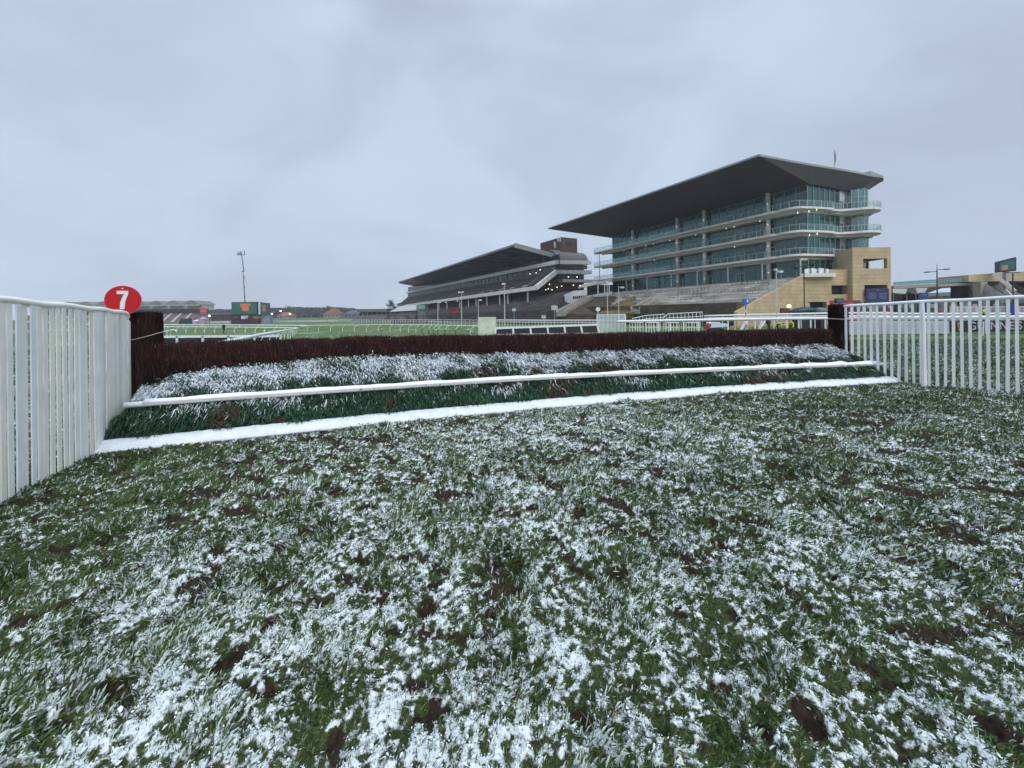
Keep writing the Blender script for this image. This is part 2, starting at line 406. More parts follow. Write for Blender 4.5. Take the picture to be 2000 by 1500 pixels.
# crumbs of snow lying on the blades
n = 680000
x, y = scatter(n, 1.1, 22, .66)
sm = snowmap(x, y)-.9*mudmap(x, y)-1.2*sst(.008, .022, holes(x, y)); fs = FS(x, y)
keep = ((fs-.80+sm*.62) > R.uniform(-.03, .16, n)) & ~((y > yboard(x)-.03) & (y < yboard(x)+2.2) & (x > -6) & (x < 9.3))
x = x[keep]; y = y[keep]; sm = sm[keep]; n = len(x)
rs = np.exp(R.normal(-5.95, .40, n))*(1+y/6)*(.7+.8*sm)
rs = np.where(R.random(n) < .003, rs*2.6, rs)
zc_ = height(x, y)-holes(x, y)+R.uniform(.002, .018, n)
tlx = R.normal(0, .35, n); tly = R.normal(0, .35, n); a0 = R.uniform(0, 6.28, n); el = R.uniform(.35, .9, n)
V = np.empty((n, 6, 3))
for k_ in range(5):
    a = a0+k_*2*np.pi/5; rr = rs*R.uniform(.55, 1.25, n); lx = np.cos(a-a0)*rr; ly = np.sin(a-a0)*rr*el
    px = lx*np.cos(a0)-ly*np.sin(a0); py = lx*np.sin(a0)+ly*np.cos(a0)
    V[:, k_] = np.stack([x+px, y+py, zc_+px*tlx+py*tly], 1)
V[:, 5] = np.stack([x, y, zc_+rs*R.uniform(.25, .7, n)], 1)
base = np.arange(n)*6; Ft = np.concatenate([np.stack([base+k_, base+(k_+1) % 5, base+5], 1) for k_ in range(5)])
tag(raw('snow_crumbs', V.reshape(-1, 3), Ft, 3, [mat('crumb_snow', (.74, .79, .79), .7, .06, 12)]), 'thin broken snow lying in crumbs on the grass', 'snow', kind='stuff')
# ================= the steeplechase fence =================
hcf = np.polyfit([-6.0, -2.9, 0, 3.9, 8.05], [6.7, 7.3, 8.2, 9.3, 9.95], 2)
pcf = np.polyfit([-5.5, 0, 9.3], [5.5, 7.4, 9.7], 2)
def edge(u, x0, x1, cf):
    x = x0+(x1-x0)*u; return x, np.polyval(cf, x)
def hedge_xy(u): return edge(u, -6.2, 8.42, hcf)
def pole_xy(u): return edge(u, -5.5, 9.3, pcf)
def board_xy(u): return edge(u, -5.42, 9.3, bcf)
def hedge_h(u): return np.interp(u, [0, .22, .43, .7, 1], [1.294, 1.308, 1.29, 1.25, 1.256])
def ramp_h(u): return np.interp(u, [0, .06, .2, .3, .45, .7, 1], [.70, .80, .92, .93, .84, .83, .80])
def pole_h(u): return np.interp(u, [0, .37, 1], [.48, .45, .33])
fence = thing('steeplechase_fence', 'brown birch jumping fence with snowy green apron, white rail and ground board', 'jumping fence', (0, 7.5, 0))
def hn(cf, x):   # outward (towards the camera) plan normal of a curve
    s = np.polyval(np.polyder(cf), x); l = np.sqrt(1+s*s); return s/l, -1/l
# birch core
def twigs(x, y, z, ln, lean_x, lean_y, wd, parent, name, midx, mats):
    n = len(x); a = R.uniform(0, np.pi, n)*.5-.4; sx = np.cos(a)*wd; sy = np.sin(a)*wd
    V = np.empty((n, 4, 3)); V[:, 0] = np.stack([x-sx, y-sy, z], 1); V[:, 1] = np.stack([x+sx, y+sy, z], 1)
    V[:, 2] = np.stack([x+lean_x*ln+sx*.4, y+lean_y*ln+sy*.4, z+ln], 1); V[:, 3] = np.stack([x+lean_x*ln-sx*.4, y+lean_y*ln-sy*.4, z+ln*R.uniform(.9, 1, n)], 1)
    base = np.arange(n)*4
    return raw(name, V.reshape(-1, 3), np.stack([base, base+1, base+2, base+3], 1), 4, mats, midx, parent)
BM = [mat('birch_black', (.012, .006, .006), .9, .2, 4), mat('birch_maroon', (.048, .010, .010), .8, .25, 4), mat('birch_red_brown', (.105, .030, .018), .8, .25, 4), mat('birch_tan', (.26, .16, .11), .8, .2, 4), mat('birch_frost', (.6, .6, .62), .8, .1, 4)]
us = np.linspace(0, 1, 120); core = MB(); prof = []
rows = []
for u in us:
    x, y = hedge_xy(u); nx_, ny_ = hn(hcf, x); h = float(hedge_h(u))-.05+random.uniform(-.012, .012)
    rows.append([(x+nx_*.05, y+ny_*.05, -.02), (x-nx_*.02, y-ny_*.02, h-.04), (x-nx_*.06, y-ny_*.06, h), (x-nx_*.50, y-ny_*.50, h), (x-nx_*.56, y-ny_*.56, h-.05), (x-nx_*.62, y-ny_*.62, -.02)])
def loft(mb, rows, closed=True, mi=0):
    k = len(rows[0]); vs = [p for r in rows for p in r]; fs = []
    for i in range(len(rows)-1):
        for j in range(k if closed else k-1):
            q = (j+1) % k; fs.append((i*k+j, i*k+q, (i+1)*k+q, (i+1)*k+j))
    if closed: fs += [tuple(range(k)), tuple((len(rows)-1)*k+j for j in range(k-1, -1, -1))]
    mb.add(vs, fs, mi)
loft(core, rows); hedge = core.build('birch_hedge', BM[0], fence, smooth=False)
n = 120000; u = R.random(n); x, y = hedge_xy(u); nx_, ny_ = hn(hcf, x)
dep = np.where(R.random(n) < .62, -.03+R.normal(0, .015, n), R.uniform(.0, .54, n))   # mostly the front face, rest over the top
top = hedge_h(u)+(fbm(u*80, u*0, 1, 3, 9)-.5)*.05
front = dep < .02
z = np.where(front, R.uniform(.55, 1, n)**.7*top, top)-R.uniform(.08, .26, n)
ln = R.uniform(.08, .25, n); ln = np.minimum(ln, top+R.exponential(.013, n)-z); ln = np.maximum(ln, .02)
x = x-nx_*dep; y = y-ny_*dep
zrel = z/top
q = R.random(n)
mi = np.where(q < .44+.35*(zrel < .65), 0, np.where(q < .80, 1, np.where(q < .972-.03*(u > .6), 2, 3)))
mi = np.where((R.random(n) < .003) & front, 4, mi); short = mi >= 3
ln = np.where(short, ln*.3, ln); z = np.where(short, z+R.uniform(0, .2, n)*.5, z)
twigs(x, y, z, ln, R.normal(0, .16, n)+nx_*0, R.normal(0, .12, n), R.uniform(.002, .0055, n), hedge, 'birch_twig_layer', mi, BM)
# end pillars of birch
def pillar(c, w, d, h, rz, lean, name_lbl):
    mb = MB(); ca, sa = math.cos(rz), math.sin(rz); rows = []
    for i in range(9):
        t = i/8; sc = 1.0+.16*(1-t)**2 if t < 1 else .94
        ring = []
        for k in range(16):
            a = 2*math.pi*k/16; q = (abs(math.cos(a))**4+abs(math.sin(a))**4)**-.25
            lx = math.cos(a)*q*w/2*sc*(1+random.uniform(-.03, .03)); ly = math.sin(a)*q*d/2*sc
            ring.append((c[0]+lx*ca-ly*sa+lean*(t-.5)*h, c[1]+lx*sa+ly*ca, t*h-.02))
        rows.append(ring)
    loft(mb, rows); p = mb.build('birch_pillar', BM[0], fence)
    n = 15000; a = R.uniform(0, 2*np.pi, n); q = (np.abs(np.cos(a))**4+np.abs(np.sin(a))**4)**-.25
    rim = R.random(n) < .8; rad = np.where(rim, 1.02, np.sqrt(R.random(n)))
    zz = np.where(rim, R.random(n)*h, h)-R.uniform(.08, .25, n); zz = np.maximum(zz, 0); t = zz/h; sc = 1+.16*(1-t)**2
    lx = np.cos(a)*q*w/2*sc*rad; ly = np.sin(a)*q*d/2*sc*rad
    ln = np.minimum(R.uniform(.1, .28, n), h+R.exponential(.012, n)-zz); ln = np.maximum(ln, .02)
    q2 = R.random(n); mi = np.where(q2 < .62, 0, np.where(q2 < .93, 1, np.where(q2 < .998, 2, 3)))
    twigs(c[0]+lx*ca-ly*sa+lean*(t-.5)*h, c[1]+lx*sa+ly*ca, zz, ln, R.normal(lean, .06, n), R.normal(0, .06, n), R.uniform(.002, .005, n), p, 'birch_twig_layer', mi, BM)
    return p
pl = pillar((-6.45, 6.78), .34, .36, 1.84, .25, .00, '')
pr = pillar((8.62, 10.15), .30, .34, 1.88, .2, 0, '')
# gorse apron: lumpy bed + leaves
us = np.linspace(-.012, 1.012, 150); rows = []
def bed(u, v):
    """u along, v 0 (at the birch) .. .55 (at the rail) .. 1 (foot, at the board)"""
    u = np.clip(u, 0, 1)
    hx_, hy_ = hedge_xy(u*1.0); a, b_ = hn(hcf, hx_); hx_ = hx_+a*.04; hy_ = hy_+b_*.04
    qx, qy = pole_xy(u); bx, by = board_xy(u); a2, b2 = hn(bcf, bx); bx = bx-a2*.20; by = by-b2*.20
    t1 = np.clip(v/.6, 0, 1); t2 = np.clip((v-.6)/.4, 0, 1)
    x = np.where(v < .6, hx_+(qx-hx_)*t1, qx+(bx-qx)*(t2**1.6*.9+t2*.1)); y = np.where(v < .6, hy_+(qy-hy_)*t1, qy+(by-qy)*(t2**1.6*.9+t2*.1))
    z = np.where(v < .6, ramp_h(u)+(pole_h(u)+.02-ramp_h(u))*(t1**1.35), pole_h(u)+.02+(.08-pole_h(u))*t2)
    e = np.minimum(u, 1-u); z = z*(.80+.20*sst(0, .03, e))
    z = z+(fbm(u*38, v*6, 1, 3, 21)-.5)*.16*np.sin(np.clip(v, 0, .98)*np.pi)**.5
    y = y-(fbm(u*34, v*5, 1, 3, 29)-.5)*.14*t2
    return x, y, z
for u in us:
    r = []
    for v in np.linspace(0, 1, 22):
        x, y, z = bed(np.float64(u), np.float64(v)); r.append((float(x), float(y), float(z)-.03))
    r.append((r[-1][0], r[-1][1], -.03)); r.append((r[0][0], r[0][1], -.03)); rows.append(r)
mb = MB(); loft(mb, rows); apron = mb.build('gorse_apron', mat('gorse_bed', (.010, .022, .014), .9, .3, 9), fence)
def leaves(n, usel, vsel, parent, name, ends=False):
    u = usel; v = vsel
    x, y, z = bed(u, v)
    xa, ya, za = bed(u, np.clip(v+.03, 0, 1)); dx = xa-x; dy = ya-y; dz = za-z; l = np.sqrt(dx*dx+dy*dy+dz*dz)+1e-6; dx /= l; dy /= l; dz /= l
    # droop direction = down the slope, scattered
    sk = R.normal(0, .55, n)
    tx_ = dx+R.normal(0, .55, n)+.12*u; ty_ = dy+R.normal(0, .35, n); tz_ = dz*.6+R.normal(.12, .35, n)
    l = np.sqrt(tx_**2+ty_**2+tz_**2); tx_ /= l; ty_ /= l; tz_ /= l
    ln = R.uniform(.045, .13, n)*np.where(v > .6, np.where(v > .9, .7, 1.35), 1.0); wd = R.uniform(.003, .0085, n)*(1+.5*u)
    # width vector perpendicular to t, roughly horizontal
    wx = -ty_+R.normal(0, .3, n); wy = tx_+R.normal(0, .3, n); wz = R.normal(0, .35, n); l = np.sqrt(wx**2+wy**2+wz**2); wx *= wd/l; wy *= wd/l; wz *= wd/l
    up = (R.uniform(.0, .06, n)+R.exponential(.012, n))*np.where(np.abs(v-.6) < .09, .55, 1)
    p0 = np.stack([x, y, z-.02+up], 1); W = np.stack([wx, wy, wz], 1); T = np.stack([tx_, ty_, tz_], 1)
    p1 = p0+T*ln[:, None]*.5+np.array([0, 0, 1])*(ln*.16)[:, None]; p2 = p0+T*ln[:, None]-np.array([0, 0, 1])*(ln*.22)[:, None]
    V = np.empty((n, 6, 3)); V[:, 0] = p0-W*.5; V[:, 1] = p0+W*.5; V[:, 2] = p1+W; V[:, 3] = p1-W; V[:, 4] = p2+W*.25; V[:, 5] = p2-W*.25
    b0 = np.arange(n)*6; Fq = np.concatenate([np.stack([b0, b0+1, b0+2, b0+3], 1), np.stack([b0+3, b0+2, b0+4, b0+5], 1)])
    sp_ = np.where(v < .6, .80-.72*sst(.22+.22*fbm(u*14, u*0, 1, 2, 8)-.10*(u > .3), .50+.12*fbm(u*9, u*0, 1, 2, 3), v), .10)-(v < .045)*.55
    sp_ = sp_-.14+(fbm(u*60, v*9, 1, 3, 77)-.5)*1.5
    sp_ = np.where(v > .6, np.clip((fbm(u*45, v*5, 1, 3, 79)-.42)*1.5, 0, .55)*(1-sst(.7, .9, v))+.02*(v < .88), sp_)
    br = fbm(u*26, v*2.5, 1, 2, 55)
    q = R.random(n); m_ = np.where(q < .5, 0, np.where(q < .92, 1, 2)); m_ = np.where((br > .66) & (R.random(n) < .5), 3, m_)
    m_ = np.where(R.random(n) < sp_, 4, m_); m_ = np.concatenate([m_, m_])
    GMs = [mat('gorse_dark', (.011, .042, .021), .5, .25, 6), mat('gorse_green', (.034, .098, .044), .5, .25, 6), mat('gorse_olive', (.075, .095, .035), .6, .2, 6), mat('gorse_withered', (.085, .04, .02), .7, .2, 6), mat('gorse_snow', (.72, .77, .80), .7, .08, 12)]
    return raw(name, V.reshape(-1, 3), Fq, 4, GMs, m_, parent)
n = 150000; u = R.random(n)*1.02-.01; v = np.where(R.random(n) < .6, R.random(n)*.6, .6+R.random(n)*.4); leaves(n, u, v, apron, 'gorse_leaf_layer')
n = 20000; u = np.where(R.random(n) < .65, R.uniform(-.02, .004, n), R.uniform(.996, 1.02, n))
# side faces of the apron: leaves hung below the end profile
v = R.random(n); x, y, z = bed(u, v)
_b = bed
kz = R.random(n)**.8
def bed_end(u, v):
    x, y, z = _b(u, v); m = min(len(np.atleast_1d(x)), len(kz)); q_ = R.random(m); return x+np.where(u < .5, -1, 1)*np.where(u < .5, .30, .16)*q_*(1-.6*kz), y-.05*R.random(m), z*kz*(1-.5*q_)
bed = bed_end; leaves(n, u, v, apron, 'gorse_leaf_layer'); bed = _b
# snow-capped guard rail
def pole_pts(u0=.0, u1=1.0, n=70):
    out = []
    for u in np.linspace(u0, u1, n):
        x, y = pole_xy(u); out.append((float(x)+.01, float(y)-.075, float(pole_h(u))+.045))
    return out
pp = pole_pts(); mb = MB(); mb.tube(pp, .040, 10); rail = mb.build('guard_rail', WHITE, fence, smooth=True)
mb = MB(); rows = []
for i, p in enumerate(pp):
    k_ = .03+.02*float(vn(np.float64(i*.7), np.float64(3), 5)); lump = .5+.9*float(vn(np.float64(i*1.3), np.float64(9), 6))
    if 0 < i < len(pp)-1: rows.append([(p[0], p[1]-.049, p[2]+.012), (p[0], p[1]-.034, p[2]+.040), (p[0], p[1], p[2]+.048+k_*.55*lump*(1+1.2*(i > 52))), (p[0], p[1]+.03, p[2]+.036), (p[0], p[1]+.035, p[2]+.0)])
loft(mb, rows); mb.build('snow_cap', SNOW, rail, smooth=True)
# ground board under snow
mb = MB(); rows = []; rows2 = []
for i, u in enumerate(np.linspace(0, 1, 260)):
    x, y = board_xy(u); a, b_ = hn(bcf, x); rag = (float(vn(np.float64(i*.45), np.float64(1), 3))-.5)*.022+(float(vn(np.float64(i*1.7), np.float64(1), 4))-.5)*.012
    def q(o, z): return (x-a*o, y-b_*o, z)
    rows.append([q(.012, -.03), q(.014, .022), q(.19, .105), q(.22, .09), q(.22, -.03)])
    lp = (float(vn(np.float64(i*.9), np.float64(5), 8)))*.012
    rows2.append([q(-.02-rag*.9, -.01), q(-.01-rag*.6, .02+lp*.6), q(.05, .062+lp), q(.17, .124+lp), q(.20, .11)])
loft(mb, rows); board = mb.build('ground_board', WHITE, fence)
mb = MB(); loft(mb, rows2); mb.build('snow_cap', mat('board_snow', (.70, .73, .76), .75, .08, 9, bump=.3), board, smooth=True)
# pale string round the left pillar
mb = MB(); mb.tube([P(250, 664, 6.33), P(262, 663, 6.30), P(290, 656, 6.36), P(318, 648, 6.52), P(323, 648, 6.9)], .0045, 5); tag(mb.build('string', mat('pale_string', (.6, .5, .45), .8, .1, 9)), 'thin pale string tied across the left birch pillar', 'string')
mb = MB(); mb.tube([P(1616, 622, 9.8), P(1636, 623, 9.72), P(1662, 624, 9.8)], .006, 5); tag(mb.build('string', MATS['pale_string']), 'thin string tied across the right birch pillar', 'string')

# ================= white wing fences =================
def wing(name, label, pts, spacing, pw, pt, toprail, hrails, mats, bend_end, lean_sd=.004, hfun=None, thick_at=None):
    L_ = [0]
    for a, b_ in zip(pts, pts[1:]): L_.append(L_[-1]+math.dist(a[:2], b_[:2]))
    def at(s):
        return tuple(float(np.interp(s, L_, [p[k] for p in pts])) for k in range(len(pts[0])))   # x, y, top height
    root = thing(name, label, 'fence', (pts[0][0], pts[0][1], 0))
    line = [Vector((at(s)[0], at(s)[1], at(s)[2])) for s in np.linspace(0, L_[-1], 40)]
    # slight sag between posts
    for i, p in enumerate(line): p.z += .006*math.sin(i*.9)
    endd = (line[-1]-line[-2]).normalized()
    full = list(line)
    if bend_end:
        e = line[-1]; full += [e+endd*.05+Vector((0, 0, -.012)), e+endd*.085+Vector((0, 0, -.05)), e+endd*.10+Vector((0, 0, -.12)), e+endd*.10+Vector((0, 0, -e.z+.0))]
    mb = MB(); mb.tube(full, toprail, 12); mb.build('top_rail', mats[0], root, smooth=True)
    dirv = Vector((pts[-1][0]-pts[0][0], pts[-1][1]-pts[0][1], 0)).normalized(); nr = Vector((-dirv.y, dirv.x, 0))
    if nr.x*pts[0][0] < 0: nr = -nr   # away from the track side
    for h, hh_ in hrails:
        mb = MB()
        for i in range(0, 39): 
            a = line[i]+nr*.035; b_ = line[i+1]+nr*.035; za = at(L_[-1]*i/39)[2]; 
            mb.bar((a.x, a.y, h), (b_.x, b_.y, h), .03, hh_)
        mb.build('cross_rail', mats[0], root)
    s = spacing*.5; k = 0
    while s < L_[-1] and k < 98:
        x, y, t = at(s); m = mats[0] if random.random() < .45 else random.choice(mats[1:])
        rz = math.atan2(dirv.y, dirv.x); ln = random.gauss(0, lean_sd); w_ = pw*random.uniform(.92, 1.06)
        mb = MB(); a = Vector((x, y, -.03)); b_ = Vector((x+dirv.x*ln*t, y+dirv.y*ln*t, t-toprail*.7))
        jo = nr*(random.uniform(-.004, .012)); mb.bar(a-nr*.016+jo, b_-nr*.016+jo, w_, pt, up=nr); mb.build('picket', m, root)
        s += spacing*random.uniform(.97, 1.03); k += 1
    return root
lw = [(-4.45, 2.3, 1.99), (-5.0, 3.75, 1.95), (-5.44, 5.03, 1.875), (-6.10, 6.06, 1.83)]
wing('white_wing_fence', 'white slatted wing fence left of the jump, slats nearly touching', lw, .088, .070, .012, .036, [(1.02, .10), (1.45, .03), (1.62, .03)], [CREAM, mat('cream_white_dull', (.76, .75, .66), .6, .08, 4), CREAM2, CREAM3, mat('cream_white_clean', (.90, .89, .82), .5, .05, 3), mat('cream_white_dull', (0, 0, 0))], True)
rw = [(8.62, 10.0, 1.84), (9.2, 9.15, 1.90), (10.26, 7.8, 1.965), (12.8, 4.9, 2.05)]
wr = wing('white_wing_fence', 'white picket wing fence right of the jump with open gaps between pickets', rw, .122, .051, .016, .038, [(1.53, .05)], [PLAST, mat('greenish_white_paint', (.72, .79, .76), .5, .06, 2), WHITE, mat('clean_white_paint', (.84, .86, .86), .4, .04, 2)], False, .006)
a = P(1803, 600, 8.72); bq = P(1805, 756, 8.72); mb = MB(); mb.tube([(a.x, a.y, -.02), (a.x, a.y, 1.3), (a.x-.02, a.y, 1.9)], [.048, .04, .03], 8); mb.build('support_post', PLAST, wr)
mb = MB(); mb.bar(P(180, 870, 5.12), P(205, 735, 5.15), .03, .012); 
# number disc
c = P(240, 586, 6.35); v = Vector((-math.sin(math.radians(21)), math.cos(math.radians(21)), 0))
sign = thing('number_sign', 'round red number disc with a white 7 above the left wing', 'sign', (c.x, c.y, 0))
xd = Vector((-v.y, v.x, 0)); xd = -xd if xd.x < 0 else xd
mb = MB(); mb.tube([c, c+v*.012], .236, 48); mb.build('disc', mat('red_gloss', (.50, .004, .010), .35, .06, 3), sign)
mb = MB(); mb.tube([c+v*.014, c+v*.02], .242, 48); mb.build('rim', mat('pink_white_rim', (.75, .55, .55), .5, .05, 3), sign)
# numeral drawn as a slab
num = [(-.085, .155), (.075, .155), (.075, .10), (.048, .03), (.028, -.05), (.02, -.155), (-.045, -.155), (-.04, -.05), (-.015, .03), (.015, .098), (-.085, .098)]
pts = [c-v*.004+xd*(a*.92+.005)+Vector((0, 0, b_*.98-.0)) for a, b_ in num]
mb = MB(); mb.ext(pts, -v*.006); mb.build('numeral', WHITE, sign)
mb = MB(); mb.tube([(c.x+v.x*.04, c.y+v.y*.04, 0), (c.x+v.x*.04, c.y+v.y*.04, c.z-.05)], .03, 8); mb.build('post', WHITE, sign)
mb = MB(); mb.tube([c-v*.012+Vector((0, 0, .190)), c+v*.0+Vector((0, 0, .190))], .010, 8); mb.build('bolt', WHITE, sign)
# ================= near grandstand (glass fronted, wing shaped roof) =================
F1 = Vector((58.0, 75.0)); F0 = Vector((32.9, 125.0)); dA = (F0-F1).normalized(); nA = Vector((-dA.y, dA.x));
if nA.x > 0: nA = -nA
LEN = (F0-F1).length
GZ = -1.0
def pt(t, s, h): 
    q = F1+dA*t+nA*s; return Vector((q.x, q.y, HC+h))
def t_of(px, py, s):
    q = PL(px, py, F1+nA*s, dA); return (Vector((q.x, q.y))-(F1+nA*s)).dot(dA)
st = thing('grandstand', 'large modern grandstand with glass storeys and a sweeping wing shaped grey roof', 'grandstand', (58, 75, GZ))
LV = [6.6, 11.0, 15.6, 20.2]; TOP = 24.55
GL = glass('teal_glass', (.22, .50, .46), .04, .62, .04, .75)
BAL = glass('balustrade_glass', (.90, .94, .93), .0, .97, .08, .2)
MULL = mat('window_mullion', (.22, .25, .26), .5, .1, 2)
# roof
ringo = [pt(.3, 15.0, 28), pt(66.6, 17.8, 28.2), pt(67, 8, 28.2), pt(67, -20, 28.0), pt(30, -24, 28), pt(3, -26, 27.9)]
C_ = pt(1.0, -19.0, 28)   # rounded back corner
for k in range(9):
    an = math.radians(-70+k*11.5); ringo.append(pt(.1-4.4*math.cos(an), -19.6+4.2*math.sin(an), 27.75))
ringo += [pt(-2.9, -8, 27.8), pt(-1.4, 2, 27.85), pt(-.4, 9, 27.95)]
ringi = [pt(-.4, .3, TOP), pt(57, .3, TOP), pt(57, -4, TOP), pt(57, -17, TOP), pt(30, -18, TOP), pt(3, -19, TOP)]+[pt(-1.6-.9*math.sin(i*.35), -18.2+i*.42, TOP) for i in range(9)]+[pt(-1.3, -8, TOP), pt(-.6, -2, TOP), pt(-.5, -.5, TOP)]
mb = MB(); n_ = len(ringo)
vs = [Vector(p) for p in ringo]+[Vector(p)-Vector((0, 0, .38)) for p in ringo]+[Vector(p)-Vector((0, 0, .0)) for p in ringi]
fs = [tuple(range(n_))]+[(i, (i+1) % n_, n_+(i+1) % n_, n_+i) for i in range(n_)]
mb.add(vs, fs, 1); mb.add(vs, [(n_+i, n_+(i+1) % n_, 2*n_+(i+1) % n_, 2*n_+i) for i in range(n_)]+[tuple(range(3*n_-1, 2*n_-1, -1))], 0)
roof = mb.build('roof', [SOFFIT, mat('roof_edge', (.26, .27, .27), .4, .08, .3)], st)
mb = MB(); q = pt(-.5, -15, 28.0); q = P(1690, 348, 84); mb.box((q.x, q.y, HC+28.5), (6.4, 4, 1.3), .5); mb.build('roof_plant_housing', STEEL, roof)
# flag on the roof
q = P(1630, 340, 80); fl = thing('flagpole', 'slim flagpole with a furled flag on the grandstand roof', 'flagpole', (q.x, q.y, HC+28.0)); a = P(1630, 292, 80)
mb = MB(); mb.tube([(q.x, q.y, HC+27.6), (q.x, q.y, a.z)], .07, 6); mb.build('pole', STEEL, fl)
mb = MB(); mb.tube([(q.x, q.y, a.z-.1), (q.x+.2, q.y, a.z-1.2), (q.x+.16, q.y, a.z-2.4), (q.x+.05, q.y, a.z-3.2)], [.04, .13, .11, .03], 6); mb.build('flag', mat('flag_red_blue', (.28, .10, .16), .8, .2, 1, col2=(.10, .10, .25)), fl)
# floors and glass
levels = LV+[TOP]
rndc = lambda cx_, cs, r, a0, a1, n=10: [(cx_+r*math.cos(math.radians(a0+(a1-a0)*i/n)), cs+r*math.sin(math.radians(a0+(a1-a0)*i/n))) for i in range(n+1)]
def poly(ts, h): return [pt(a, b_, h) for a, b_ in ts]
def bent(ts, z0, z1, m, name, parent):
    mb = MB(); mb.prism([(p.x, p.y) for p in poly(ts, 0)], HC+z0, HC+z1); return mb.build(name, m, parent)
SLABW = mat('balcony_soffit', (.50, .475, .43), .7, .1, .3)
outer = [(LEN+1.0, -12.0), (LEN+1.0, .2), (LEN+4.5, .4), (LEN+6.2, 1.0), (LEN+6.8, 2.0), (LEN+5.8, 2.9), (LEN+3.0, 3.1), (5.2, 3.1)]+rndc(2.6, -.2, 3.3, 60, 140, 7)+[(-1.3, -2.6), (-1.9, -5.6), (-1.0, -5.9), (.6, -5.9), (.6, -12)]
corner = rndc(2.6, -.2, 3.3, 60, 140, 7)
edgep = [(LEN+6.8, 2.0), (LEN+5.8, 2.9), (LEN+3.0, 3.05), (40, 3.05), (20, 3.05), (5.2, 3.05)]+corner+[(-1.3, -2.6), (-1.9, -5.5)]
disc = [(.4, -5.95), (-1.6, -6.2), (-2.2, -8.4), (-4.2, -10.0)]+rndc(-1.6, -14.3, 5.5, 130, 275, 12)+[(.4, -19.6), (.5, -12)]
# order of the disc outline: leave the notch, swing round
disc = [(.4, -5.95), (-1.5, -6.0), (-2.0, -8.0), (-3.2, -9.3)]+[(-1.5-4.5*math.sin(math.radians(a)), -13.4+4.3*math.cos(math.radians(a))) for a in range(28, 181, 15)]+[(.4, -17.7)]
def rail_run(pts2, h, parent, step=1.5, flare=0.0):
    """glass panels, posts and a handrail along a plan path"""
    L3 = [pt(a, b_, h) for a, b_ in pts2]; d = [0]
    for a, b_ in zip(L3, L3[1:]): d.append(d[-1]+(b_-a).length)
    mbp = MB(); mbg = MB(); top = []
    k = max(2, int(d[-1]/step)); pts3 = []
    for i in range(k+1):
        s_ = d[-1]*i/k; pts3.append(Vector([float(np.interp(s_, d, [p[j] for p in L3])) for j in range(3)]))
    for a, b_ in zip(pts3, pts3[1:]): mbg.ext([a+Vector((0, 0, .1)), b_+Vector((0, 0, .1)), b_+Vector((0, 0, 1.05)), a+Vector((0, 0, 1.05))], (b_-a).cross(Vector((0, 0, 1))).normalized()*.02)
    for p in pts3: mbp.bar(p, p+Vector((0, 0, 1.1)), .06, .06)
    mbp.tube([p+Vector((0, 0, 1.13)) for p in pts3], .045, 5)
    r = mbp.build('balustrade', mat('rail_metal', (.48, .50, .50), .4, .05, 2, .2), parent); mbg.build('glass_panels', BAL, r); return r
